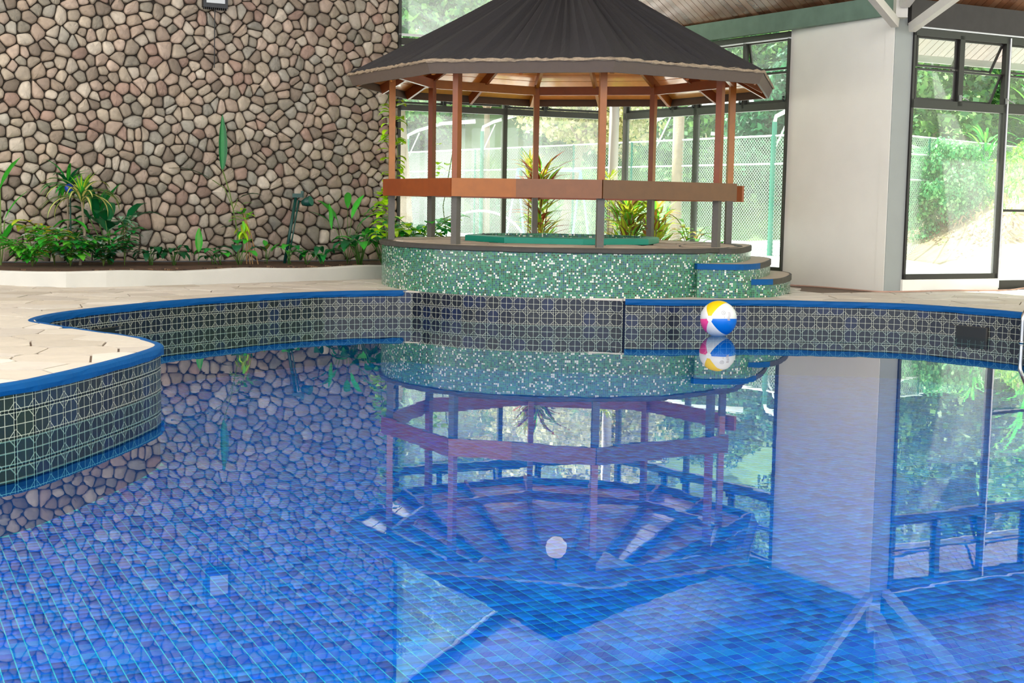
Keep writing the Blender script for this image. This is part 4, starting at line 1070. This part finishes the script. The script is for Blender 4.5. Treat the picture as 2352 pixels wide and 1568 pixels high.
pinnate('lush mixed green shrub with some silvery upturned leaves below the striped dracaena', (-6.1, 18.45, SZ), 8, .62, ll=.19, lw=.075, spread=.8, white=.22, pairs=7)
pinnate('dense shrub of small dark leaves just right of the striped dracaena', (-5.72, 18.7, SZ), 8, .50, ll=.13, lw=.06, spread=.8, cols=(G1, G3), white=.16, pairs=7)
p = pinnate('yellow and green variegated ginger fronds arching over the low shrubs', (-6.42, 18.75, SZ), 3, .72, az=[4.2, 3.5, 5.2], ll=.22, lw=.07, spread=.6, cols=(G4, YG, S(210, 190, 50)), name='variegated_ginger', cat='plant')
p = pinnate('slender stalk with glossy paired leaves near the right edge of the leafy cluster', (-5.5, 18.95, SZ), 2, .95, az=[4.9, 5.9], ll=.16, lw=.06, spread=.25, cols=(G1, S(150, 190, 160)), pairs=8, name='glossy_stalk_plant', cat='plant')
# dracaena
dc = Vector((-6.02, 18.72, 1.42)); p = thing('striped_dracaena', 'dracaena with drooping yellow striped strap leaves near the blue globe', 'plant', (-6.02, 18.8, SZ))
m = MB(); m.tube([(-6.08, 18.8, SZ), (-6.0, 18.78, .95), dc], [.022, .018, .014], 7); m.build('stem', m_bark, p)
for k in range(26):
    az = 2*math.pi*k/26*2.4; leaf(p, dc+Vector((0, 0, rs.uniform(-.05, .08))), az, rs.uniform(.1, .9), rs.uniform(.5, .78), .075, rs.uniform(1.5, 2.3), jit(S(70, 130, 60)), jit(YL, .1), nseg=8, shape=.7)
for k in range(9): leaf(p, dc+Vector((0, 0, .05)), rs.uniform(0, 6.28), 1.2, rs.uniform(.3, .42), .05, .6, jit(G2), jit(YG), nseg=6, shape=.7)
p = thing('cane_palm', 'dark green feathery cane palm tuft above and behind the blue globe', 'palm', (-6.35, 19.0, SZ))
hc = Vector((-6.30, 19.0, 1.62)); m = MB(); m.tube([(-6.33, 19.05, SZ), hc], .015, 6); m.build('stem', m_bark, p)
for k in range(34): leaf(p, hc, 2*math.pi*k/11, rs.uniform(-.3, 1.2), rs.uniform(.3, .55), .055, rs.uniform(.8, 1.6), jit(rs.choice([G1, G2, G3])), nseg=6, shape=.8)
rosette('large dark paddle leaves rising behind the dense shrub against the stones', (-5.75, 19.1, SZ), 9, .42, .15, stem=(.62, 1.25), pitch=.8, droop=1.3, cols=(G3, S(20, 96, 60)), name='paddle_leaf_plant')
rosette('spiky upright green fronds against the stones above the striped dracaena', (-5.95, 19.15, 1.15), 7, .55, .09, stem=None, pitch=1.2, droop=.6, cols=(G3, G1), name='upright_frond_plant')
rosette('tall weeping leaf clump arching over the stones near the photo\'s left border', (-6.75, 18.9, SZ), 4, .5, .10, stem=(.6, 1.1), pitch=.6, droop=1.6, cols=(G1, G2), azr=(-.6, 1.2), name='weeping_leaf_plant')
# middle run
rosette('dark glossy drooping clump first right of the leafy cluster', (-5.18, 19.15, SZ), 10, .26, .085, stem=(.20, 1.3), pitch=.4, droop=1.9, cols=(G3, S(16, 92, 50)), name='glossy_clump_plant')
rosette('dark glossy drooping clump beside the single upright leaf', (-4.88, 19.25, SZ), 10, .25, .08, stem=(.22, 1.25), pitch=.3, droop=1.9, cols=(G3, S(16, 92, 50)), name='glossy_clump_plant')
p = thing('single_leaf_plant', 'single upright bright green pointed leaf on a thin stalk', 'plant', (-4.58, 19.5, SZ)); leaf(p, (-4.58, 19.5, SZ), -1.2, 1.45, .36, .11, .12, G2, S(120, 196, 90), stem=(.20, 1.5), fold=.3, shape=.9)
rosette('low dark broad leaf tuft close under the wall beside the single upright leaf', (-4.42, 19.8, SZ), 4, .2, .09, stem=(.1, 1.2), pitch=.5, droop=1.4, cols=(G3,), name='low_tuft_plant')
# heliconia with one tall leaf
p = thing('banana_leaf_plant', 'thin heliconia with one tall upright leaf and two long side leaves against the stones', 'plant', (-4.1, 20.1, SZ))
b = Vector((-4.1, 20.1, SZ))
m = MB(); m.tube([b, (-4.18, 20.2, 1.1), (-4.28, 20.25, 1.55), (-4.38, 20.2, 1.90)], .010, 6); m.tube([(-4.22, 20.22, 1.3), (-4.36, 20.26, 1.62), (-4.52, 20.16, 1.74)], .007, 5); m.tube([(-4.14, 20.16, .95), (-4.22, 20.2, 1.3), (-4.15, 20.2, 1.46)], .007, 5); m.build('stem', m_stem, p)
leaf(p, (-4.38, 20.2, 1.88), 1.7, 1.5, .84, .14, -.05, S(26, 112, 58), S(44, 140, 72), nseg=12, fold=.35, twist=-.35, shape=.85)
leaf(p, (-4.50, 20.16, 1.72), 3.1, .55, .72, .10, .75, S(34, 84, 50), nseg=10, twist=.2)
leaf(p, (-4.15, 20.2, 1.46), .05, .55, .40, .12, 1.1, S(24, 92, 50), nseg=8)
leaf(p, (-4.16, 20.18, 1.02), 3.0, .3, .30, .08, .9, S(40, 84, 50), nseg=7)
# bright croton on a stalk
p = thing('lime_croton', 'bright lime green croton on a bare woody stalk', 'plant', (-3.95, 19.95, SZ)); m = MB()
for dx in (-.05, 0, .04, .12): m.tube([(-3.92+dx, 19.95, SZ), (-3.95+dx*.4, 19.93, .95), (-4.0, 19.9, 1.25)], .008, 5)
m.build('stem', mat('woody_stem', S(168, 130, 84), .8, .2, 20), p)
for k in range(34):
    z = rs.uniform(.98, 1.38); c = rs.choice([LIME, G2, LIME, G4] if z > 1.1 else [YG, LIME, S(200, 190, 90), G2])
    leaf(p, (-4.02+rs.uniform(-.05, .05), 19.9+rs.uniform(-.05, .05), z), rs.uniform(0, 6.28), rs.uniform(-.2, .8) if z > 1.15 else -.6, rs.uniform(.14, .24), .05, rs.uniform(.6, 1.3), jit(c), nseg=5)
rosette('broad shiny leaves at the foot of the lime croton', (-4.02, 19.65, SZ), 7, .28, .12, stem=(.28, 1.1), pitch=.4, droop=1.5, cols=(G1, G2, S(30, 110, 70)), name='broadleaf_plant')
rosette('arching broad leaves a little left of the lime croton', (-4.30, 19.6, SZ), 4, .28, .11, stem=(.26, 1.0), pitch=.3, droop=1.6, cols=(G1, G2), name='broadleaf_plant', azr=(2.4, 5.6))
rosette('small two leaved seedling just left of the dark green spotlight stake', (-3.72, 20.15, SZ), 4, .17, .06, stem=(.22, 1.35), pitch=.9, droop=.5, cols=(G2, S(120, 130, 60)), name='seedling')
rosette('light green arching plant just right of the spotlight stake', (-3.35, 20.1, SZ), 5, .24, .085, stem=(.28, 1.3), pitch=.6, droop=1.9, cols=(G2, G1), name='arching_plant')
rosette('low mid green leaf tuft between the spotlight stake and the big clump', (-3.12, 20.2, SZ), 8, .20, .07, stem=(.18, 1.1), pitch=.5, droop=1.3, cols=(G1, G2), name='low_tuft_plant')
rosette('dark fountain shaped clump drooping over the kerb', (-2.85, 20.0, SZ+.02), 8, .36, .085, stem=(.16, 1.2), pitch=.6, droop=2.1, cols=(G3, G1), name='fountain_leaf_plant')
rosette('big peace lily clump with long stalks next to the platform', (-2.32, 20.2, SZ), 18, .36, .12, stem=(.42, 1.2), pitch=.5, droop=1.7, cols=(G1, G2, G3), name='peace_lily')
rosette('second peace lily clump half hidden by the edge of the platform', (-1.98, 20.5, SZ), 14, .38, .12, stem=(.48, 1.2), pitch=.5, droop=1.6, cols=(G1, G3, LIME), name='peace_lily')
p = rosette('tall leaves on thin stalks behind the peace lily clump', (-2.55, 20.65, SZ), 6, .42, .10, stem=(.80, 1.3), pitch=1.0, droop=.9, cols=(G2, G1), name='tall_stalk_plant', azr=(-.6, 3.8))
leaf(p, (-2.78, 20.5, 1.02), 2.2, 1.45, .42, .07, .25, G2, nseg=7)
leaf(p, (-2.35, 20.5, 1.25), -.2, .3, .46, .11, .9, G4, S(214, 196, 130), nseg=8)
pinnate('leafy green shrub behind the gazebo\'s outermost post', (-1.45, 20.9, SZ), 9, .85, ll=.22, lw=.10, spread=.55, cols=(G2, LIME, G1), name='bushy_shrub')
# vine around the outermost gazebo post
pv = octo(RP, 0, 0); vn = thing('pothos_vine', 'lime green pothos vine climbing around the gazebo\'s outermost post', 'vine', (pv.x-.05, pv.y+.1, SZ))
m = MB(); pts = [(pv.x+.075*math.cos(z*3.1), pv.y+.11+.03*math.sin(z*3.1), z) for z in [.95+.06*k for k in range(34)]]; m.tube(pts, .006, 5); m.tube([(pv.x-.12, pv.y+.5, .5), (pv.x-.16, pv.y+.3, .9), (pv.x-.14, pv.y+.2, 1.3), (pv.x-.05, pv.y+.14, 1.6)], .007, 5); m.build('stem', m_stem, vn)
for k in range(46):
    z = rs.uniform(1.62, 2.85); sd = rs.choice((-1, 1)); leaf(vn, (pv.x+sd*.05, pv.y+.10, z), (0 if sd > 0 else math.pi)+rs.uniform(-.9, .9), rs.uniform(-.2, .5), rs.uniform(.12, .19), rs.uniform(.10, .14), rs.uniform(.8, 1.6), jit(LIME, .12), nseg=5, shape=.75)
for k in range(36):
    z = rs.uniform(.95, 1.62); leaf(vn, (pv.x-.12+rs.uniform(-.06, .06), pv.y+.14, z), rs.uniform(1.2, 5.0), rs.uniform(-.2, .5), rs.uniform(.12, .19), rs.uniform(.10, .14), rs.uniform(.8, 1.6), jit(LIME, .12), nseg=5, shape=.75)
vn = thing('pothos_vine', 'lime green leaves by the second gazebo post from the stone wall', 'vine', (-1.0, 21.1, SZ)); m = MB(); m.tube([(-1.0, 21.1, .5), (-1.12, 21.15, 1.4), (-.95, 21.1, 2.4)], .007, 5); m.build('stem', m_stem, vn)
for k in range(16): leaf(vn, (-1.15+rs.uniform(-.10, .22), 21.1, rs.choice([1.78, 1.86, 1.95, 2.0, 2.35])+rs.uniform(-.05, .05)), rs.uniform(0, 6.28), rs.uniform(0, .5), rs.uniform(.12, .2), rs.uniform(.09, .13), 1., jit(LIME, .12), nseg=5, shape=.75)

# crotons between the gazebo and the glass
def croton(label, x, y, z0, z1, n, cols, L, Wd, rad, name='croton'):
    p = thing(name, label, 'shrub', (x, y, SZ)); m = MB()
    for k in range(4):
        a = k*1.6; m.tube([(x, y, SZ), (x+.1*math.cos(a), y+.1*math.sin(a), (SZ+z1)/2), (x+rad*.3*math.cos(a), y+rad*.3*math.sin(a), z1-.15)], .010, 5)
    m.build('stem', m_bark, p)
    for k in range(n):
        t = rs.random(); z = z0+(z1-z0)*t; a = rs.uniform(0, 6.28); r = rad*.35*rs.random()
        leaf(p, (x+r*math.cos(a), y+r*math.sin(a), z), a, rs.uniform(.2, 1.1), L*rs.uniform(.7, 1.2), Wd*rs.uniform(.8, 1.2), rs.uniform(.2, 1.), jit(rs.choice(cols)), jit(rs.choice(cols)), nseg=5, shape=.62)
    return p
croton('tall red and yellow croton against the glass, seen past the gazebo', .42, 21.75, .75, 2.05, 170, [YG, RDD, S(190, 200, 80), S(176, 90, 50), G4, BRN], .42, .07, .5)
p = thing('croton', 'tall upright croton shoot with a yellow crown rising above the gazebo rail', 'shrub', (.22, 21.9, SZ)); m = MB(); m.tube([(.22, 21.9, .5), (.24, 21.9, 2.0)], .012, 6); m.build('stem', m_bark, p)
for k in range(34):
    t = rs.random(); leaf(p, (.24, 21.9, 1.72+.38*t), rs.uniform(0, 6.28), .4+.8*t, rs.uniform(.24, .36), .05, rs.uniform(.1, .5), jit([S(206, 90, 60), YG, S(220, 214, 110)][min(2, int(t*3))]), nseg=5, shape=.62)
croton('wide yellow green shrub behind the tub beside the white corner post', 1.85, 21.5, .72, 1.50, 150, [YG, S(206, 214, 70), G4, S(160, 150, 50), BRN], .36, .10, .75, name='yellow_shrub')
croton('second yellow shrub with reddish stems behind the tub', 2.22, 21.2, .70, 1.42, 80, [YG, S(214, 210, 80), S(190, 120, 70), G4], .34, .10, .6, name='yellow_shrub')
croton('fine feathery yellow green plant in front of the white corner post', 1.55, 22.2, 1.4, 2.0, 70, [YG, S(200, 214, 90)], .16, .03, .4, name='feathery_plant')
p = pinnate('thin pale stalks with sparse reddish leaves beside the yellow shrubs', (2.75, 20.9, SZ), 4, .95, ll=.2, lw=.055, spread=.35, cols=(S(226, 190, 130), G4, YG), pairs=6, name='pale_stalk_plant', cat='plant')
p = pinnate('small pale plant at the foot of the window mullion behind the platform', (3.15, 20.5, SZ), 2, .55, ll=.16, lw=.05, spread=.2, cols=(S(226, 206, 160), G4, G2), pairs=5, name='small_pale_plant', cat='plant')

# ------------------------------------------------------------------ outdoors
GZ = .22
F0, F1 = Vector((-9.5, 59.4)), Vector((8.5, 32.7)); FD = (F1-F0).normalized(); FNm = Vector((-FD.y, FD.x))
def terr(x, y):
    h = GZ
    s = (x-8.5)*.829+(y-32.7)*.559-15
    hill = max(0, s+4)*.72
    hill2 = max(0, (y-62))*.78
    h += min(48, max(hill, hill2))
    bk = min(max(0, (x-10.2-max(0, y-38)*.55)*.75), max(0, (y-30.6)*1.0), 5.0+max(0, x-18)*.4) if y < 66 else 0
    h = max(h, GZ+bk)
    h2 = max(0, (-x-9-(0 if y > 30 else 6)))*.45 if y > 24 else 0
    return max(h, GZ+min(h2, 14))+(0.12*math.sin(x*1.3)*math.cos(y*.9) if h > .5 else 0)
g = 1.2; xs_ = np.arange(-62, 74, g); ys_ = np.arange(-6, 150, g); m = MB(); vs = [(x, y, terr(x, y)) for y in ys_ for x in xs_]; nx_ = len(xs_); paved = []; hillf = []; litter = []
for j in range(len(ys_)-1):
    for i in range(nx_-1):
        x, y = xs_[i]+g/2, ys_[j]+g/2
        if -9 < x < 9 and -2 < y < 18.2: continue
        f = (j*nx_+i, j*nx_+i+1, (j+1)*nx_+i+1, (j+1)*nx_+i); zz = max(vs[k][2] for k in f)
        if zz < GZ+.14: paved.append(f)
        elif x > 9 and y < 40 and zz < 2.2: litter.append(f)
        else: hillf.append(f)
gr = struct('ground', 'pale sunlit paving and green hillside outside')
for nm, fl_, mt in (('paving', paved, m_paving), ('hillside', hillf, m_hill), ('leaf_litter_bank', litter, m_litter)):
    used = sorted({k for f in fl_ for k in f}); mp_ = {k: i for i, k in enumerate(used)}; m = MB(); m.add([vs[k] for k in used], [tuple(mp_[k] for k in f) for f in fl_]); m.build(nm, mt, gr)

def foliage_mesh(name, n, rx, rz, s, cols, seed, clumps=60, flat_=.6):
    r = np.random.RandomState(seed); cc = r.normal(size=(clumps, 3)); cc /= np.linalg.norm(cc, axis=1)[:, None]; cc *= r.uniform(.35, 1, (clumps, 1))**.6; cc *= [rx, rx, rz]
    cr = r.uniform(.16, .34, clumps)*rx; k = r.randint(0, clumps, n); d = r.normal(size=(n, 3)); d /= np.linalg.norm(d, axis=1)[:, None]; pos = cc[k]+d*(cr[k]*r.uniform(.6, 1.05, n))[:, None]*[1, 1, .8]
    nr = d+r.normal(size=(n, 3))*.6+[0, 0, .4]; nr /= np.linalg.norm(nr, axis=1)[:, None]; a = np.cross(nr, r.normal(size=(n, 3))); a /= np.linalg.norm(a, axis=1)[:, None]; b = np.cross(nr, a)
    L = s*r.uniform(.6, 1.3, n)[:, None]; wd = L*flat_*.5
    V = np.stack([pos-a*L*.5, pos+b*wd+nr*L*.08, pos+a*L*.5, pos-b*wd+nr*L*.08], 1).reshape(-1, 3); F = np.arange(n*4).reshape(-1, 4)
    col = np.array(cols)[r.randint(0, len(cols), n)]*r.uniform(.7, 1.25, (n, 1))
    o = npmesh(name, V, F, col, m_foliage, kind=None); me = o.data; bpy.data.objects.remove(o); return me
gA = [S(70, 128, 66), S(96, 150, 76), S(52, 104, 62), S(120, 164, 86)]
gB = [S(40, 112, 74), S(30, 92, 62), S(60, 130, 84)]
gC = [S(196, 190, 140), S(176, 176, 116), S(150, 160, 96), S(214, 206, 168)]
gD = [S(120, 176, 90), S(86, 150, 90), S(150, 190, 110)]
FM = [foliage_mesh('crown', 15000, 2.6, 2.4, .20, gA, 1), foliage_mesh('crown', 15000, 2.4, 2.0, .19, gB, 2), foliage_mesh('crown', 14000, 2.4, 1.9, .16, gC, 3, clumps=45), foliage_mesh('crown', 14000, 2.4, 2.6, .19, gD, 4)]
def tree(x, y, kind, sc, th, label, group=None, nm='tree', cat='tree', trunk_r=.16, lean=(0, 0)):
    z = terr(x, y); t = thing(nm, label, cat, (x, y, z), group); rr_ = random.Random(int(x*71+y*13))
    c = piece('crown', FM[kind], t, (lean[0], lean[1], th+1.2*sc)); c.scale = (sc, sc, sc); c.rotation_euler = (0, 0, rr_.uniform(0, 6.28))
    m = MB(); m.tube([(x, y, z-.3), (x+lean[0]*.4, y+lean[1]*.4, z+th*.5), (x+lean[0], y+lean[1], z+th+1.0*sc)], [trunk_r*1.3*sc, trunk_r*sc, trunk_r*.5*sc], 8)
    for k in range(4):
        a = rr_.uniform(0, 6.28); m.tube([(x+lean[0]*.8, y+lean[1]*.8, z+th*.8), (x+lean[0]+1.3*sc*math.cos(a), y+lean[1]+1.3*sc*math.sin(a), z+th+1.2*sc)], [trunk_r*.4*sc, .03], 6)
    m.build('trunk', m_bark, t, smooth=True); return t
tree(-3.15, 38.0, 0, 1.25, 5.0, 'pale barked tree whose trunk stands close behind the glass beside the stone wall', trunk_r=.22, lean=(-.3, 0))
tree(1.45, 43.5, 2, 1.25, 3.7, 'cream blossoming tree hanging over the fence in the gable window', trunk_r=.12, lean=(1.0, 0))
tree(-1.0, 47.0, 2, 1.0, 5.5, 'second cream leaved tree behind the lamp arms in the gable window', trunk_r=.12)
lab = {0: 'mid green hillside tree beyond the fence', 1: 'deep green hillside tree beyond the fence', 2: 'straw coloured dry tree on the hillside beyond the fence', 3: 'fresh light green hillside tree beyond the fence'}
rt_ = random.Random(33); spots = []
for k in range(400):
    if len(spots) >= 62: break
    y = rt_.uniform(52, 112); x = rt_.uniform(-.22*y-6, .42*y+6)
    if terr(x, y) < .8 or any((x-a)**2+(y-b)**2 < 13 for a, b, _ in spots): continue
    kd = rt_.choice((0, 0, 1, 3, 3, 2 if x < 6 else 1)); spots.append((x, y, kd))
for x, y, kd in spots: tree(x, y, kd, rt_.uniform(.95, 1.7), rt_.uniform(.2, 2.6), lab[kd], group='hillside trees beyond the fence: '+['mid green', 'deep green', 'straw coloured', 'light green'][kd])
# low shrubs between court and hill
hed = [(-8, 61, 1, .8), (-5.5, 60, 1, .85), (-2.8, 58.5, 1, .9), (0, 57, 1, .8), (2.6, 55.5, 3, .8)]
for i, (x, y, kd, sc) in enumerate(hed): tree(x, y, kd, sc, -.3, 'dark green hedge shrub right behind the far court fence', group='hedge shrubs behind the court', nm='hedge_shrub', cat='shrub', trunk_r=.05)
# slope shrubs to the right
for i, (x, y, kd, sc, lb) in enumerate([(14.6, 47, 0, 1.4, 'leafy tree over the fence seen in the dark framed window'), (11.6, 50, 1, 1.5, 'deep green tree at the inner side of the dark framed window view'), (18.5, 44, 3, 1.3, 'yellow green tree on the bank beyond the window fence'), (9.0, 56, 0, 1.6, 'tall tree behind the lamp arms in the view right of the gazebo'), (20.5, 55, 0, 1.9, 'big broad tree high on the bank outside the dark framed window'), (26, 50, 1, 1.9, 'deep green tree at the outermost edge of the bank')]):
    tree(x, y, kd, sc, 1.2, lb)
bush = foliage_mesh('foliage', 16000, 1.0, 1.0, .085, [S(112, 190, 120), S(84, 168, 104), S(150, 208, 140), S(56, 140, 92)], 8, clumps=120, flat_=.7)
t = thing('round_bush', 'large rounded pale green bush outside the dark framed window', 'bush', (11.15, 35.2, .6)); c = piece('foliage', bush, t, (.1, 0, 1.35)); c.scale = (1.15, 1.1, 1.35)
m = MB(); m.tube([(11.15, 35.2, .3), (11.2, 35.2, 1.6)], [.07, .04], 7); m.build('trunk', m_bark, t)
# strap leaved plants on the bank
for i, (x, y, sc, lb) in enumerate([(13.4, 34.5, 1.3, 'spiky strap leaved plant on the bank at the edge of the dark framed window'), (14.8, 36.5, 1.5, 'larger spiky plant higher on the bank outside the dark framed window'), (13.0, 37.4, 1.0, 'small spiky plant behind the round bush')]):
    z = terr(x, y); p = thing('strap_leaf_plant', lb, 'plant', (x, y, z))
    for k in range(46): a = rt_.uniform(0, 6.28); leaf(p, (x+.15*math.cos(a)*sc, y+.15*math.sin(a)*sc, z+rt_.uniform(0, 1.1)*sc), a, rt_.uniform(.5, 1.2), rt_.uniform(.6, 1.)*sc, .07*sc, rt_.uniform(.8, 1.8), jit(rs.choice([G2, G4, G1])), nseg=6, shape=.7)
# litter and weeds on the bank
r = np.random.RandomState(12); n = 9000; X = r.uniform(10.3, 20, n); Y = r.uniform(30.8, 42, n); Zt = np.array([terr(a, b) for a, b in zip(X, Y)]); kp = Zt > GZ+.03; X, Y, Zt = X[kp], Y[kp], Zt[kp]; n = len(X)
a = r.uniform(0, 6.28, n); L = r.uniform(.08, .2, n); up_ = (Zt > 1.0)*r.uniform(0, .25, n); pz = Zt+.03
V = np.stack([np.stack([X-np.cos(a)*L*.5, Y-np.sin(a)*L*.5, pz], 1), np.stack([X+np.sin(a)*L*.2, Y-np.cos(a)*L*.2, pz+.05+up_*.6], 1), np.stack([X+np.cos(a)*L*.5, Y+np.sin(a)*L*.5, pz+up_], 1), np.stack([X-np.sin(a)*L*.2, Y+np.cos(a)*L*.2, pz+.03+up_*.6], 1)], 1).reshape(-1, 3)
br_ = np.array([S(186, 160, 128), S(150, 122, 92), S(208, 190, 160), S(120, 96, 72)]); gn_ = np.array([S(130, 180, 70), S(90, 150, 60), S(170, 200, 90)])
isg = r.uniform(0, 1, n) < np.clip((Zt-.8)/1.2, .05, .95); col = np.where(isg[:, None], gn_[r.randint(0, 3, n)], br_[r.randint(0, 4, n)])
o = npmesh('fallen_leaves', V, np.arange(n*4).reshape(-1, 4), col, m_foliage); tag(o, 'dry fallen leaves and weeds scattered over the bank outside', 'leaves', kind='stuff')

# ------------------------------------------------------------------ court fence
def fence(lab_, a, b, posts, h=3.35, rails=(3.35,), arms=()):
    fz = thing('court_fence', lab_, 'fence', (a.x, a.y, GZ)); d = (b-a).normalized(); L = (b-a).length
    for z in rails: m = MB(); m.tube([Z3(a, z), Z3(b, z)], .024, 6); m.build('rail', m_galv, fz)
    for s, top in posts: m = MB(); q = a+d*s; m.tube([Z3(q, GZ-.1), Z3(q, top)], .06 if top > h+.1 else .035, 8); m.build('post', m_greenmetal, fz)
    m = MB(); st_ = .10; hh = h-GZ
    for k in range(int((L+hh)/st_)):
        s = k*st_-hh
        for sg in (1, -1):
            s0, s1 = (s, s+hh) if sg > 0 else (s+hh, s); z0, z1 = GZ, h
            lo, hi = min(s0, s1), max(s0, s1); 
            if hi <= 0 or lo >= L: continue
            def cl(sv): return max(0, min(L, sv))
            c0, c1 = cl(s0), cl(s1); t0, t1 = (c0-s0)/(s1-s0), (c1-s0)/(s1-s0)
            p, q = Z3(a+d*c0, z0+(z1-z0)*t0), Z3(a+d*c1, z0+(z1-z0)*t1); w = .008; n_ = Z3(Vector((-d.y, d.x)), 0)*w; u_ = Vector((0, 0, w))
            m.add([p+u_, p-u_*.5+n_, p-u_*.5-n_, q+u_, q-u_*.5+n_, q-u_*.5-n_], [(0, 3, 4, 1), (1, 4, 5, 2), (2, 5, 3, 0)])
    o = m.build('chain_link', m_wire, fz); o['kind'] = 'stuff'
    return fz
def lamp_post(label, x, y, top, armdir, L=2.6):
    t = thing('court_lamp', label, 'lamp post', (x, y, GZ)); m = MB(); m.tube([(x, y, GZ), (x, y, top)], .065, 8); m.build('post', m_greenmetal, t)
    ax = Vector(armdir).normalized(); m = MB(); m.tube([Vector((x, y, top)), Vector((x, y, top+.15))+ax*.03, Vector((x, y, top+.34))+ax*.4, Vector((x, y, top+.62))+ax*1.3, Vector((x, y, top+.74))+ax*L], [.05, .05, .055, .06, .08], 8); m.build('arm', m_galv, t, smooth=True)
    m = MB(); m.tube([Vector((x, y, top-.75)), Vector((x, y, top+.25))+ax*.45], .022, 6); m.build('brace', m_galv, t)
posts = []
fl_ = (F1-F0).length
fence('green chain link court fence with a white top rail behind the gazebo', F0, F1, [(k, 3.35) for k in np.arange(0, fl_, 2.9)]+[(fl_, 3.4)], rails=(3.35, 2.62))
F2 = Vector((17.5, 42.4)); fence('chain link fence behind the round bush outside the dark framed window', F1, F2, [(k, 3.35) for k in np.arange(0, 13.2, 3.3)], rails=(3.35, 2.9, 2.25))
lamp_post('court lamp with a white arm nearest the stone wall', -4.1, 51.4, 3.85, (1, .2, 0))
lamp_post('court lamp with a braced white arm beside the gable window mullion', -1.15, 46.8, 3.95, (1, .25, 0))
lamp_post('court lamp whose white arm reaches across the first pane right of the white post', 4.05, 39.4, 3.80, (1, .1, 0), 2.9)
lamp_post('court lamp near the white block with its arm running out behind it', 6.75, 35.3, 3.70, (1, .25, 0))
lamp_post('far court lamp with its arm pointing back over the court behind the second pane', 10.6, 52.5, 3.6, (-1, .1, 0), 3.0)
lamp_post('far court lamp with a long arm above the lower fence rail', 8.2, 55.5, 3.5, (-1, 0, 0), 3.0)
lamp_post('court lamp whose arm shows at the inner edge of the dark framed window', 13.2, 43.0, 3.1, (-1, 0, 0), 2.6)
m = MB(); m.tube([(4.62, 38.4, GZ), (4.62, 38.4, 4.0)], .16, 8); o = m.build('timber_pole', m_bark, None, smooth=True, origin=(4.62, 38.4, GZ)); tag(o, 'brown timber pole outside behind the gazebo, right of the white corner post', 'pole')
# swing frame
sf = thing('swing_frame', 'pale blue swing frame standing outside behind the red croton', 'swing', (1.1, 39.5, GZ)); m_pb = mat('pale_blue_paint', S(120, 160, 196), .5, .1, 10)
m = MB(); m.tube([(.05, 39.5, 2.48), (1.95, 39.5, 2.46)], .04, 8); m.build('top_bar', m_pb, sf)
for x in (.08, 1.92):
    for dy, dx in ((-.6, -.25), (.6, .35)): m = MB(); m.tube([(x, 39.5, 2.46), (x+dx*(1 if x > 1 else -1), 39.5+dy, GZ)], .03, 8); m.build('leg', m_pb, sf)
# climbing arch
ca = thing('climbing_arch', 'faint pale metal climbing arch seen outside through the dusty gable glass', 'climbing frame', (-1.0, 36, GZ))
for dy in (0, .6): m = MB(); m.tube([(-.9+1.25*math.cos(a), 36+dy, GZ+1.05*math.sin(a)) for a in np.linspace(0, math.pi, 18)], .03, 8); m.build('hoop', m_galv, ca, smooth=True)
for a in np.linspace(.3, 2.84, 8): m = MB(); m.tube([(-.9+1.25*math.cos(a), 36, GZ+1.05*math.sin(a)), (-.9+1.25*math.cos(a), 36.6, GZ+1.05*math.sin(a))], .018, 6); m.build('rung', m_galv, ca)
